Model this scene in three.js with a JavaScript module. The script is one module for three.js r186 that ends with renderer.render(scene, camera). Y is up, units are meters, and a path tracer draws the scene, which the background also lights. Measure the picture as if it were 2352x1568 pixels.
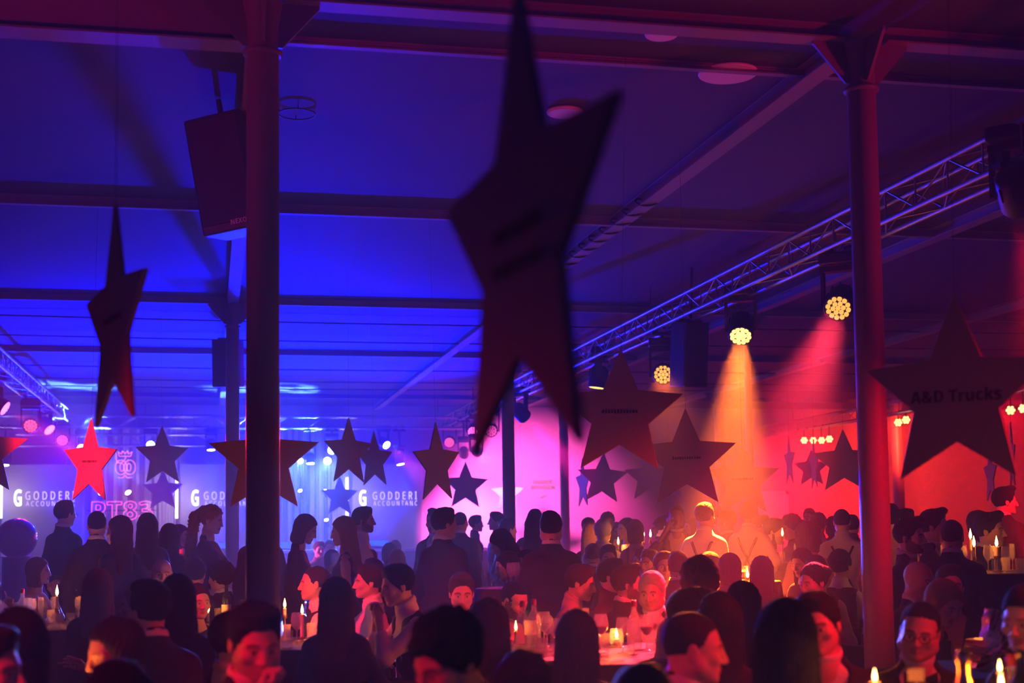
import * as THREE from 'three';
import { RoundedBoxGeometry } from 'three/addons/geometries/RoundedBoxGeometry.js';
import { mergeGeometries } from 'three/addons/utils/BufferGeometryUtils.js';
import { TextGeometry } from 'three/addons/geometries/TextGeometry.js';
import { FontLoader } from 'three/addons/loaders/FontLoader.js';
import { RectAreaLightUniformsLib } from 'three/addons/lights/RectAreaLightUniformsLib.js';

// ---------------------------------------------------------------- camera, haze, exposure
const V = (x, y, z) => new THREE.Vector3(x, y, z);
const scene = new THREE.Scene();
scene.background = new THREE.Color(0x000000);
const camera = new THREE.PerspectiveCamera(2 * Math.atan(784 / 3150) * 180 / Math.PI, 1.5, 0.1, 120);
camera.position.set(0, 1.45, 0);
camera.rotation.order = 'YXZ';
camera.rotation.set(Math.atan(0.0725), -Math.atan(696 / 3150), -0.0134);
camera.setViewOffset(2352, 1568, 0, -210, 2352, 1568);   // lens shift, as the straight columns show
camera.focus = 12.5;
camera.userData.fStop = 1.9;
camera.updateMatrixWorld(true);
const renderer = new THREE.WebGLRenderer();
renderer.toneMapping = THREE.LinearToneMapping;
renderer.toneMappingExposure = 1.0;
renderer.shadowMap.enabled = true;
scene.fog = new THREE.FogExp2(0xffffff, 0.0115);           // stage haze
RectAreaLightUniformsLib.init();

// sight lines of the photograph's camera: a point at a given distance, height or distance from a wall
const ray = (px, py) => V((px - 1176) / 3150, -(py - 994) / 3150, -1).applyQuaternion(camera.quaternion);
const at = (px, py, d) => ray(px, py).multiplyScalar(d).add(camera.position);
const onY = (px, py, Y) => { const r = ray(px, py); return r.clone().multiplyScalar((Y - 1.45) / r.y).add(camera.position); };
const onX = (px, py, X) => { const r = ray(px, py); return r.clone().multiplyScalar(X / r.x).add(camera.position); };
const onZ = (px, py, Z) => { const r = ray(px, py); return r.clone().multiplyScalar(Z / r.z).add(camera.position); };

// ---------------------------------------------------------------- helpers
const yawTo = (p) => Math.atan2(camera.position.x - p.x, camera.position.z - p.z);
let seed = 7;
const rnd = () => { seed = (seed + 0x6d2b79f5) | 0; let t = Math.imul(seed ^ (seed >>> 15), 1 | seed); t = (t + Math.imul(t ^ (t >>> 7), 61 | t)) ^ t; return ((t ^ (t >>> 14)) >>> 0) / 4294967296; };
const rr = (a, b) => a + (b - a) * rnd();
const used = new Map();
const numbered = (n) => { const k = used.get(n) ?? 0; used.set(n, k + 1); return k ? n + '_' + String(k).padStart(3, '0') : n; };
function tag(o, label, category, group, kind) {
  if (label) o.userData.label = label;
  if (category) o.userData.category = category;
  if (group) o.userData.group = group;
  if (kind) o.userData.kind = kind;
  return o;
}
function thing(name, label, category, p, group) {
  const o = new THREE.Group(); o.name = numbered(name); scene.add(o);
  if (p) o.position.copy(p);
  return tag(o, label, category, group);
}
function obj(name, geo, mat, parent) {
  const g = Array.isArray(geo) ? (geo.length > 1 ? mergeGeometries(geo.map((x) => { const y = x.index ? x.toNonIndexed() : x; for (const k of Object.keys(y.attributes)) if (!['position', 'normal', 'uv'].includes(k)) y.deleteAttribute(k); return y; })) : geo[0]) : geo;
  const m = new THREE.Mesh(g, mat); m.name = parent ? name : numbered(name); m.castShadow = m.receiveShadow = true;
  (parent ?? scene).add(m);
  return m;
}
const struct = (name, geo, mat) => tag(obj(name, geo, mat), null, null, null, 'structure');
const box = (w, h, d, x = 0, y = 0, z = 0) => new THREE.BoxGeometry(w, h, d).translate(x, y, z);
const rbox = (w, h, d, r = 0.01, s = 2) => new RoundedBoxGeometry(w, h, d, s, r);
const cyl = (r1, r2, h, n = 16, x = 0, y = 0, z = 0) => new THREE.CylinderGeometry(r1, r2, h, n).translate(x, y, z);
function bar(a, b, r, n = 6) {
  const d = b.clone().sub(a), L = d.length();
  return new THREE.CylinderGeometry(r, r, L, n, 1).applyQuaternion(new THREE.Quaternion().setFromUnitVectors(V(0, 1, 0), d.normalize())).translate((a.x + b.x) / 2, (a.y + b.y) / 2, (a.z + b.z) / 2);
}
const tube = (pts, r, n = 24, k = 6) => new THREE.TubeGeometry(new THREE.CatmullRomCurve3(pts), n, r, k);
const lathe = (pts, n = 20) => new THREE.LatheGeometry(pts.map(([x, y]) => new THREE.Vector2(x, y)), n);
function noiseTex(w, h, f, repeat) {
  const d = new Uint8Array(w * h * 4);
  for (let y = 0; y < h; y++) for (let x = 0; x < w; x++) { const v = f(x, y), c = Array.isArray(v) ? v : [v, v, v]; for (let k = 0; k < 3; k++) d[(y * w + x) * 4 + k] = Math.max(0, Math.min(255, c[k])); d[(y * w + x) * 4 + 3] = 255; }
  const t = new THREE.DataTexture(d, w, h); t.wrapS = t.wrapT = THREE.RepeatWrapping; t.magFilter = THREE.LinearFilter; t.minFilter = THREE.LinearFilter;
  if (repeat) t.repeat.set(...repeat);
  t.needsUpdate = true; return t;
}
const lin = (r, g, b) => new THREE.Color().setRGB(r, g, b);
const std = (c, roughness = 0.8, metalness = 0, extra = {}) => new THREE.MeshStandardMaterial({ color: c, roughness, metalness, ...extra });
const grain = noiseTex(128, 128, () => 128 + rr(-60, 60));
const streak = noiseTex(256, 64, (() => { const col = Array.from({ length: 256 }, () => rr(20, 235)); return (x) => col[x] + rr(-15, 15); })());
const M = {
  ceiling: std(lin(0.045, 0.045, 0.048), 0.75, 0, { bumpMap: grain, bumpScale: 0.002 }),
  wall: std(lin(0.36, 0.35, 0.35), 0.9, 0, { bumpMap: grain, bumpScale: 0.003 }),
  floor: std(lin(0.016, 0.015, 0.015), 0.5),
  steel: std(lin(0.22, 0.21, 0.2), 0.6, 0.0, { bumpMap: grain, bumpScale: 0.0015 }),
  iron: std(lin(0.17, 0.15, 0.15), 0.4, 0.0, { bumpMap: grain, bumpScale: 0.002 }),
  alu: std(lin(0.42, 0.42, 0.44), 0.36, 1),
  black: std(lin(0.012, 0.012, 0.013), 0.45),
  rubber: std(lin(0.01, 0.01, 0.01), 0.8),
  screen: std(lin(0.28, 0.28, 0.3), 0.85),
  star: std(lin(0.34, 0.25, 0.21), 0.55, 0, { bumpMap: grain, bumpScale: 0.0006 }),
  ink: std(lin(0.012, 0.01, 0.01), 0.6),
  cord: std(lin(0.1, 0.1, 0.1), 0.8),
  white: std(lin(0.7, 0.69, 0.66), 0.6),
};
const glow = (r, g, b, s) => new THREE.MeshStandardMaterial({ color: 0x000000, roughness: 0.5, emissive: lin(r, g, b), emissiveIntensity: s });
function spot(name, p, target, color, intensity, deg, pen = 0.5, size = 3) {
  const l = new THREE.SpotLight(color, intensity, 0, deg * Math.PI / 180, pen, 2);
  l.name = name; l.position.copy(p); l.target.position.copy(target); l.target.name = name + '_aim'; l.castShadow = true; l.shadow.radius = size;
  scene.add(l, l.target);
  return l;
}
const font = await new FontLoader().loadAsync('fonts/droid/droid_sans_bold.typeface.json');
const fontR = await new FontLoader().loadAsync('fonts/droid/droid_sans_regular.typeface.json');
function text(s, size, depth = 0.004, f = font, seg = 4) { const g = new TextGeometry(s, { font: f, size, depth, curveSegments: seg }); g.computeBoundingBox(); const b = g.boundingBox; return g.translate(-(b.min.x + b.max.x) / 2, -(b.min.y + b.max.y) / 2, 0); }

// ---------------------------------------------------------------- the hall
const CEIL = 4.695, XL = -9, XR = 24, ZF = 6, ZB = -34.6;
struct('floor', box(XR - XL, 0.2, ZF - ZB, (XL + XR) / 2, -0.1, (ZF + ZB) / 2), M.floor);
struct('ceiling', box(XR - XL, 0.2, ZF - ZB, (XL + XR) / 2, CEIL + 0.1, (ZF + ZB) / 2), M.ceiling);
struct('wall_back', box(XR - XL, CEIL, 0.2, (XL + XR) / 2, CEIL / 2, ZB - 0.1), M.wall);
struct('wall_front', box(XR - XL, CEIL, 0.2, (XL + XR) / 2, CEIL / 2, ZF + 0.1), M.wall);
struct('wall_left', box(0.2, CEIL, ZF - ZB, XL - 0.1, CEIL / 2, (ZF + ZB) / 2), M.wall);
struct('wall_right', box(0.2, CEIL, ZF - ZB, XR + 0.1, CEIL / 2, (ZF + ZB) / 2), M.wall);

// steel I-beams under the ceiling: bottom flange, web, top flange
function ibeam(a, b, bottom, fl, depth, label) {
  const alongX = a.z === b.z, L = alongX ? Math.abs(b.x - a.x) : Math.abs(b.z - a.z);
  const t = thing('ceiling_beam', label, 'beam', V((a.x + b.x) / 2, bottom, (a.z + b.z) / 2));
  const part = (n, w, h, y) => obj(n, alongX ? box(L, h, w, 0, y, 0) : box(w, h, L, 0, y, 0), M.steel, t);
  part('bottom_flange', fl, 0.012, 0.006); part('web', 0.01, depth - 0.024, depth / 2); part('top_flange', fl, 0.012, depth - 0.006);
  return t;
}
const Y0 = 4.6, ZR = [-8.05, -13.45, -18.9, -24.2, -31.8];
ibeam(V(-9, 0, ZR[0] - 0.1), V(0.2, 0, ZR[0] - 0.1), 4.36, 0.2, 0.335, 'broad dark red cross beam left of the nearest round column');
ibeam(V(0.42, 0, ZR[0]), V(4.0, 0, ZR[0]), Y0, 0.16, 0.095, 'cross beam spanning between the two nearest round columns');
ibeam(V(4.3, 0, ZR[0]), V(12, 0, ZR[0]), Y0, 0.16, 0.095, 'cross beam running right from the right-hand near column');
ibeam(V(-9, 0, -8.85), V(14, 0, -8.85), 4.645, 0.06, 0.05, 'thin cross rail just behind the nearest cross beam');
ibeam(V(-9, 0, ZR[1]), V(16, 0, ZR[1]), Y0, 0.07, 0.095, 'cross beam behind the hanging loudspeaker, second row from the camera');
ibeam(V(-9, 0, ZR[2]), V(20, 0, ZR[2]), Y0, 0.07, 0.095, 'cross beam of the third row, over the middle of the hall');
ibeam(V(-9, 0, ZR[3]), V(24, 0, ZR[3]), Y0, 0.07, 0.095, 'cross beam of the fourth row, in front of the stage');
ibeam(V(-9, 0, ZR[4]), V(24, 0, ZR[4]), Y0, 0.07, 0.095, 'last cross beam, right over the stage truss');
for (const [x, l] of [[0.3, 'lengthwise beam hidden behind the nearest left column'], [4.12, 'lengthwise beam running from the right-hand column to the stage'], [7.75, 'lengthwise beam to the right of the long lighting truss'], [11.4, 'far right lengthwise beam over the red wall side'], [-3.5, 'lengthwise beam over the left lighting truss']])
  ibeam(V(x, 0, x === 4.12 ? -8.2 : -2), V(x, 0, -34.4), Y0 - 0.02, 0.15, 0.115, l);
{ // cables along the long beam and across the ceiling
  const t = thing('power_cable', 'black cable wound round the long lengthwise beam', 'cable');
  const pts = []; for (let i = 0; i <= 60; i++) { const z = -12.2 - i * 0.06; pts.push(V(4.12 + 0.1 * Math.sin(i * 0.9), 4.625 + 0.055 * Math.cos(i * 0.9), z)); }
  obj('cable_run', tube(pts, 0.012, 240, 5), M.rubber, t);
  const lines = [-20.4, -22.4, -26.3, -28.4, -29.8];
  lines.forEach((z, i) => { const c = obj('ceiling_cable', tube([V(-9, 4.67, z), V(2, 4.6, z), V(9, 4.64, z), V(18, 4.67, z)], 0.012, 40, 5), M.rubber); tag(c, ['thin cable across the ceiling, nearest to the camera', 'second thin cable across the blue ceiling', 'third thin cable across the blue ceiling', 'fourth thin cable, above the stage front', 'thin cable nearest to the stage truss'][i], 'cable', 'cables across the ceiling'); });
}
// round iron columns with collar and four gusset brackets
function column(x, z, r, label) {
  const t = thing('iron_column', label, 'column', V(x, 0, z));
  obj('shaft', cyl(r, r * 1.04, 4.3, 40, 0, 2.15, 0), M.iron, t);
  obj('collar', new THREE.TorusGeometry(r * 1.05, 0.018, 10, 40).rotateX(Math.PI / 2).translate(0, 4.29, 0), M.iron, t);
  obj('capital', lathe([[r * 0.92, 4.3], [r * 0.95, 4.45], [r * 1.25, 4.6]], 32), M.iron, t);
  for (let k = 0; k < 4; k++) {
    const s = new THREE.Shape([[r * 0.8, 4.33], [r + 0.02, 4.33], [r + 0.24, 4.58], [r + 0.24, 4.6], [r * 0.8, 4.6]].map(([a, b]) => new THREE.Vector2(a, b)));
    obj('bracket', new THREE.ExtrudeGeometry(s, { depth: 0.02, bevelEnabled: false }).translate(0, 0, -0.01).rotateY(k * Math.PI / 2), M.iron, t);
  }
  return t;
}
column(0.3, -8.05, 0.095, 'nearest round iron column, left of the middle');
column(4.14, -8.05, 0.092, 'thick round column at the right, in front of the red wall');
column(0.3, -18.9, 0.09, 'slim column showing just left of the nearest column');
column(4.12, -18.9, 0.088, 'column behind the bending woman, left of the words on the wall');
column(7.75, -29.7, 0.1, 'purple-lit column right of the words on the wall');
column(11.45, -29.7, 0.12, 'column standing in the orange light beam');
column(15.9, -29.7, 0.13, 'far column seen under the big star at the right');
column(7.75, -18.9, 0.05, 'slim pipe column behind the men in braces');

// ---------------------------------------------------------------- trusses
function truss(name, a, b, label, seg = 0.5, w = 0.26) {
  const t = thing(name, label, 'truss', a.clone());
  const L = a.distanceTo(b), dir = b.clone().sub(a).normalize(), side = V(0, 1, 0).cross(dir).normalize();
  const P = (s, u, v) => dir.clone().multiplyScalar(s).addScaledVector(side, u * w / 2).add(V(0, v * w / 2, 0));
  for (const u of [-1, 1]) for (const v of [-1, 1]) obj('chord', bar(P(0, u, v), P(L, u, v), 0.025, 10), M.alu, t);
  const n = Math.round(L / seg), lace = [];
  for (let i = 0; i < n; i++) {
    const s0 = i * L / n, s1 = (i + 1) * L / n, f = i % 2 ? 1 : -1;
    for (const u of [-1, 1]) { lace.push(bar(P(s0, u, -f), P(s1, u, f), 0.009, 5)); lace.push(bar(P(s0, u, -1), P(s0, u, 1), 0.009, 5)); }
    for (const v of [-1, 1]) lace.push(bar(P(s0, -f, v), P(s1, f, v), 0.009, 5));
  }
  obj('lacing', lace, M.alu, t);
  for (const s of [0.1, 0.5, 0.9]) { const p = P(L * s, 0, 1); obj('hanger', bar(p, p.clone().add(V(0, CEIL - a.y - w / 2, 0)), 0.008, 6), M.cord, t); }
  return t;
}
const TX = 5.72, TY = 4.17;
truss('lighting_truss', V(TX, TY, -1.5), V(TX, TY, -33), 'long aluminium truss carrying spotlights, running to the stage on the right');
truss('lighting_truss', V(-3.2, TY, -1.8), V(-3.2, TY, -31.6), 'aluminium truss with pink spotlights at the left edge');
truss('lighting_truss', V(-5, 4.05, -31.9), V(6.4, 4.05, -31.9), 'truss across the stage front with hanging lamps', 0.42);
truss('lighting_truss', V(-4.4, 3.75, -33.6), V(1.4, 3.75, -33.6), 'lower truss at the back of the stage', 0.42);
truss('lighting_truss', V(14.6, 4.05, -18), V(14.6, 4.05, -34.3), 'red-lit truss far on the right side');
// ---------------------------------------------------------------- moving heads and other stage lamps
const RED = lin(1, 0.004, 0.016), ORANGE = lin(1, 0.15, 0.012), MAGENTA = lin(1, 0.008, 0.36), PINK = lin(1, 0.07, 0.42), BLUE = lin(0, 0.0025, 1), ICE = lin(0.03, 0.11, 1);
const headParts = (() => {
  const body = lathe([[0, -0.17], [0.09, -0.17], [0.125, -0.13], [0.135, -0.02], [0.14, 0.15], [0.132, 0.165], [0.122, 0.165], [0.122, 0.15], [0, 0.15]], 28).rotateX(Math.PI / 2);   // lens towards +z
  const fins = []; for (let k = 0; k < 10; k++) { const a = k * Math.PI / 5; fins.push(box(0.01, 0.03, 0.12).translate(0, 0.13, -0.06).rotateZ(a)); }
  const yoke = [box(0.03, 0.36, 0.09, -0.16, 0.13, 0), box(0.03, 0.36, 0.09, 0.16, 0.13, 0), box(0.35, 0.05, 0.12, 0, 0.31, 0)];
  return { body, fins: mergeGeometries(fins), yoke: mergeGeometries(yoke), base: rbox(0.36, 0.11, 0.24, 0.02).translate(0, 0.4, 0), cell: cyl(0.0225, 0.0225, 0.012, 14).rotateX(Math.PI / 2) };
})();
const CELLS = [[0, 0]]; for (let k = 0; k < 6; k++) CELLS.push([0.048, k * Math.PI / 3]); for (let k = 0; k < 12; k++) CELLS.push([0.095, (k + 0.5) * Math.PI / 6]);
const cellDiscs = mergeGeometries(CELLS.map(([r, a]) => cyl(0.022, 0.022, 0.012, 10).rotateX(Math.PI / 2).translate(r * Math.cos(a), r * Math.sin(a), 0)));
// lens point, aim point, colour, candela, half angle, lens glow, size
function movingHead(name, lens, aim, color, cd, deg, shine, label, { top = TY - 0.13, s = 1, single = false, pen = 0.6, lc = null } = {}) {
  const dir = aim.clone().sub(lens).normalize(), c = lens.clone().addScaledVector(dir, -0.16 * s);
  const t = thing(name, label, 'stage light', c);
  const yaw = Math.atan2(dir.x, dir.z), pitch = -Math.asin(dir.y), sc = (m) => { m.scale.setScalar(s); return m; };
  const h = sc(obj('lamp_head', headParts.body, M.black, t)); h.rotation.set(pitch, yaw, 0, 'YXZ');
  const f = obj('cooling_fins', headParts.fins, M.black, h);
  const y = sc(obj('yoke', headParts.yoke, M.black, t)); y.rotation.y = yaw;
  const b = sc(obj('base', headParts.base, M.black, t)); b.rotation.y = yaw;
  if (top) obj('clamp', [box(0.06, 0.1, 0.1, -0.1 * s, top + 0.02 - c.y, 0), box(0.06, 0.1, 0.1, 0.1 * s, top + 0.02 - c.y, 0), box(0.3, 0.04, 0.1, 0, top - 0.03 - c.y, 0), bar(V(0, Math.min(0.44 * s, top - 0.06 - c.y), 0), V(0, top - 0.01 - c.y, 0), 0.02)], M.black, t);
  const lm = glow(...(lc ?? color).toArray(), shine);
  if (single) obj('lens_array', cellDiscs, lm, h).position.z = 0.158;
  else for (const [r, a] of CELLS) obj('lens', headParts.cell, lm, h).position.set(r * Math.cos(a), r * Math.sin(a), 0.158);
  if (cd) spot(t.name + '_beam', lens.clone().addScaledVector(dir, 0.04), aim, color, cd, deg, pen, 5);
  return t;
}
const HR = (px, py) => onX(px, py, TX), HL = (px, py) => onX(px, py, -3.2);
const WARM = lin(1, 0.42, 0.08);
movingHead('moving_head', HR(1925, 708), at(1700, 1290, 9.3), lin(1, 0.03, 0.06), 3000, 10, 1.5, 'big moving head with yellow lens cells beside the right-hand column', { lc: WARM });
movingHead('moving_head', HR(1701, 772), at(1672, 1330, 12.6), ORANGE, 6800, 12, 6, 'moving head sending the strong orange beam straight down', { lc: WARM });
movingHead('moving_head', HR(1523, 860), at(1594, 1296, 7.7), ORANGE, 1700, 5, 1.6, 'dark moving head tipped down, lens cells just showing, above the second star', { lc: WARM });
movingHead('moving_head', HR(1371, 890), V(5.2, 0, -20), MAGENTA, 500, 12, 4, 'moving head half hidden by the top of the dark middle star', { lc: WARM });
movingHead('moving_head', HR(1296, 905), V(8, 0, -26), MAGENTA, 300, 10, 1, 'dark moving head behind the leg of the giant star');
movingHead('moving_head', HR(1206, 958), V(9.5, 0.5, -27), MAGENTA, 2600, 11, 2, 'moving head right of the far column, throwing a magenta beam to the right', { single: true });
movingHead('moving_head', HR(1128, 989), V(2.5, 0, -14), PINK, 250, 12, 2, 'moving head with round pink lens face left of the far column', { single: true });
movingHead('moving_head', HR(1032, 1016), V(1.2, 0, -15), RED, 250, 12, 2, 'moving head with round red lens face above the tilted red star', { single: true, lc: lin(1, 0.1, 0.2) });
movingHead('moving_head', HR(1087, 992), V(3, 0, -21), PINK, 250, 10, 6, 'small moving head between the two round pink lens faces', { single: true });
movingHead('moving_head', HR(1066, 1045), onZ(1075, 1190, ZB + 1), PINK, 1100, 24, 16, 'lit lamp shining pink straight down over the small violet star', { single: true, s: 0.8, pen: 1 });
movingHead('moving_head', HR(1097, 1037), onZ(1200, 1150, ZB), PINK, 1300, 26, 16, 'lit lamp shining pink to the right against the wall', { single: true, s: 0.8, pen: 1 });
movingHead('moving_head', HR(2345, 470), V(10, 0, -13), RED, 900, 16, 1, 'dark moving head at the right edge of the picture');
movingHead('moving_head', V(TX, 3.6, -2.2), V(2.6, 1.1, -4.9), RED, 85, 15, 2, 'moving head on the long truss, outside the right edge, nearest the camera', { pen: 1 });
movingHead('moving_head', V(TX, 3.6, -5.4), V(3.1, 1.0, -8.4), RED, 170, 16, 2, 'moving head on the long truss, outside the right edge, farther one', { pen: 1 });
movingHead('moving_head', V(TX, 3.6, -3.6), V(1.6, 1.1, -5.2), RED, 70, 13, 2, 'moving head on the long truss, outside the right edge, between two others', { pen: 1 });
movingHead('moving_head', HL(12, 938), V(2.2, 0.2, -22), PINK, 1100, 10, 9, 'lit moving head at the very left edge throwing a pink beam', { single: true });
movingHead('moving_head', HL(70, 978), V(-1, 0, -10), RED, 220, 12, 2, 'moving head with red lens cells, second from the left edge', { single: true, lc: lin(1, 0.1, 0.2) });
movingHead('moving_head', HL(114, 987), V(0, 0.4, -27), PINK, 900, 10, 10, 'small lit moving head between the two red ones at the left', { single: true });
movingHead('moving_head', HL(143, 1011), V(-0.5, 0, -12), RED, 220, 14, 2, 'moving head with a round red lens face left of the red star', { single: true, lc: lin(1, 0.1, 0.2) });
movingHead('moving_head', V(-3.2, 3.6, -2.4), V(0.1, 1.1, -4.5), RED, 80, 14, 2, 'moving head on the left truss, outside the left edge, nearest the camera', { pen: 1 });
movingHead('moving_head', V(-3.2, 3.6, -7.4), V(1.0, 1.05, -9.7), lin(1, 0.01, 0.06), 210, 11.5, 2, 'moving head on the left truss, outside the left edge, farther one', { pen: 1 });
movingHead('moving_head', V(-3.2, 3.5, -10.2), at(205, 1060, 13.4), RED, 700, 7, 4, 'moving head on the left truss lighting the red star');
// small lamps hung from the stage truss
const HS = (px, py, z = -31.9) => onZ(px, py, z);
const down = (p, dx = 0, dz = 0) => V(p.x + dx, 0, p.z + dz);
[[485, 1033, 'lamp fanning thin white beams over the second sign', ICE, 1900, 9], [920, 1066, 'lamp fanning thin white beams over the right sign', ICE, 1900, 9], [11, 1068, 'lamp with thin beam at the left edge above the first sign', ICE, 1500, 8], [571 + 142, 1064, 'hanging stage lamp with narrow white beam between the bright lights', ICE, 1900, 8]].forEach(([x, y, l, c, i, a]) => { const p = HS(x, y); movingHead('stage_lamp', p, down(p, (x === 920 ? 0.6 : 0.1), 0.6), c, i, a, 18, l, { s: 0.75, single: true, top: 3.9, lc: lin(0.75, 0.9, 1) }); });
[[762, 1034, 'stage lamp under the truss at the big blue star', V(0.2, 0.8, -12), BLUE, 1700], [888, 1022, 'stage lamp throwing a pale pink beam to the right', V(7, 0.2, -27), PINK, 1300], [346, 1022, 'stage lamp above the left pair of stars', V(-1.2, 0.8, -12), BLUE, 1500], [187, 1030, 'stage lamp behind the bright red star', V(-4, 0, -20), BLUE, 500]].forEach(([x, y, l, t, c, i]) => movingHead('stage_lamp', HS(x, y), t, c, i, 12, 9, l, { s: 0.85, single: true, top: 3.9, lc: lin(0.5, 0.7, 1) }));
// bright lamps at the back of the stage that shine towards the hall
function backLamp(px, py, aim, color, cd, deg, shine, r, label, z = -33.6) {
  const p = onZ(px, py, z), t = thing('beam_light', label, 'stage light', p), d = aim.clone().sub(p).normalize();
  const q = new THREE.Quaternion().setFromUnitVectors(V(0, 0, 1), d);
  const b = obj('housing', lathe([[0, -0.22], [r * 0.8, -0.22], [r * 1.2, -0.02], [r * 1.2, 0.03], [r, 0.03], [r, 0.01], [0, 0.01]], 20).rotateX(Math.PI / 2), M.black, t); b.quaternion.copy(q);
  obj('lens', new THREE.CircleGeometry(r, 20).translate(0, 0, 0.016), glow(...COLD, shine), b);
  obj('stand', bar(V(0, -0.1, -0.1), V(0, 0.5 - p.y, -0.1), 0.025, 8), M.black, t);
  spot(t.name + '_beam', p.clone().addScaledVector(d, 0.06), aim, color, color === BEAM ? cd * 2.2 : cd, deg, 0.5, 4);
}
const CW = lin(0.1, 0.24, 1), BEAM = lin(0.06, 0.17, 1), COLD = [0.75, 0.9, 1];
backLamp(690, 1058, V(0.5, 0.2, -18.5), CW, 2100, 12, 25, 0.07, 'brilliant white-blue lamp left of the big blue star');
backLamp(752, 1058, V(1.4, 0.2, -18.5), CW, 3200, 12.5, 32, 0.09, 'most brilliant white lamp on the stage, behind the blue star');
backLamp(295, 1132, V(-3.2, 4.7, -30.5), BEAM, 1300, 9, 26, 0.07, 'brilliant lamp under the neon emblem');
backLamp(362, 1132, V(-3.4, 4.2, -31), BEAM, 800, 8, 20, 0.05, 'bright lamp beside the small left star');
backLamp(232, 1134, V(-2.4, 4.6, -31), BEAM, 500, 8, 14, 0.06, 'small bright lamp under the bright red star');
backLamp(690, 1128, V(1.0, 4.7, -31), BEAM, 900, 9, 20, 0.05, 'lamp in the middle of the stage sending beams upward');
backLamp(747, 1128, V(1.9, 4.7, -31), BEAM, 900, 9, 20, 0.05, 'lamp beside the right light tube sending beams upward');
backLamp(633, 1130, V(0.4, 4.7, -31), BEAM, 700, 9, 18, 0.05, 'lamp just right of the nearest column at the stage');
backLamp(750, 1195, V(1.9, 4.2, -31), BEAM, 600, 9, 20, 0.05, 'low lamp near the floor between the two women talking');
// blue floor washes on the stage that light the ceiling
[[-2.6, 3000], [0.3, 3800], [1.6, 1700], [3.6, 2800]].forEach(([x, i], k) => {
  const p = V(x, 1.2, -30.3), t = thing('floor_wash', ['blue floor wash at the left of the stage', 'blue floor wash left of the stage middle', 'blue floor wash right of the stage middle', 'blue floor wash at the right of the stage'][k], 'stage light', p.clone());
  const d = V(x, 4.9, k === 2 ? -23 : -26).sub(p).normalize(), q = new THREE.Quaternion().setFromUnitVectors(V(0, 0, 1), d);
  const b = obj('housing', rbox(0.6, 0.2, 0.16, 0.02), M.black, t); b.quaternion.copy(q);
  obj('lens', box(0.54, 0.15, 0.01, 0, 0, 0.081), glow(0.004, 0.05, 1, 3), b);
  obj('stand', bar(V(0, -0.08, 0), V(0, -1.2, 0), 0.03, 8), M.black, t);
  spot(t.name + '_beam', p.clone().addScaledVector(d, 0.15), V(x, 4.9, k === 2 ? -23 : -26), BLUE, i, k === 2 ? 38 : 30, 1, 8);
});
[[-2.2, -24, 80], [1.2, -24, 170], [3.0, -26, 190]].forEach(([x, z, i], k) => {
  const p = V(x, 0.5, z), t = thing('floor_uplight', ['blue uplight on the floor, left of the dance floor', 'blue uplight on the floor in the middle of the hall', 'blue uplight on the floor near the far column'][k], 'stage light', p.clone());
  const b = obj('housing', lathe([[0, -0.2], [0.13, -0.2], [0.15, 0.1], [0.14, 0.1], [0.13, 0.06], [0, 0.06]], 24), M.black, t); obj('lens', cyl(0.125, 0.125, 0.01, 24, 0, 0.07, 0), glow(0, 0.03, 1, 3), b); obj('stand', bar(V(0, -0.19, 0), V(0, -0.5, 0), 0.05, 10), M.black, t);
  spot(t.name + '_beam', V(x, 0.62, z), V(x, 4.9, z + 1.6), BLUE, i, 50, 1, 8);
});
// red flood lamps standing on the floor at the sides, out of the picture
[[-7.5, -3.5, V(-1.0, 4.5, -8.2), lin(1, 0.008, 0.2), 80], [8.5, -4.5, V(2.7, 4.6, -8.4), lin(1, 0.008, 0.12), 80]].forEach(([x, z, aim, c, i], k) => {
  const p = V(x, 1.5, z), t = thing('flood_lamp', ['magenta flood lamp on a stand beyond the left edge', 'red flood lamp on a stand beyond the right edge'][k], 'stage light', p.clone());
  const d = aim.clone().sub(p).normalize(), b = obj('housing', rbox(0.5, 0.32, 0.14, 0.02), M.black, t); b.quaternion.setFromUnitVectors(V(0, 0, 1), d);
  obj('lens', box(0.44, 0.26, 0.01, 0, 0, 0.071), glow(...c.toArray(), 3), b);
  obj('stand', bar(V(0, -0.1, 0), V(0, -1.5, 0), 0.03, 8), M.black, t);
  spot(t.name + '_beam', p.clone().addScaledVector(d, 0.12), aim, c, i, 17, 1, 10);
});
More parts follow.
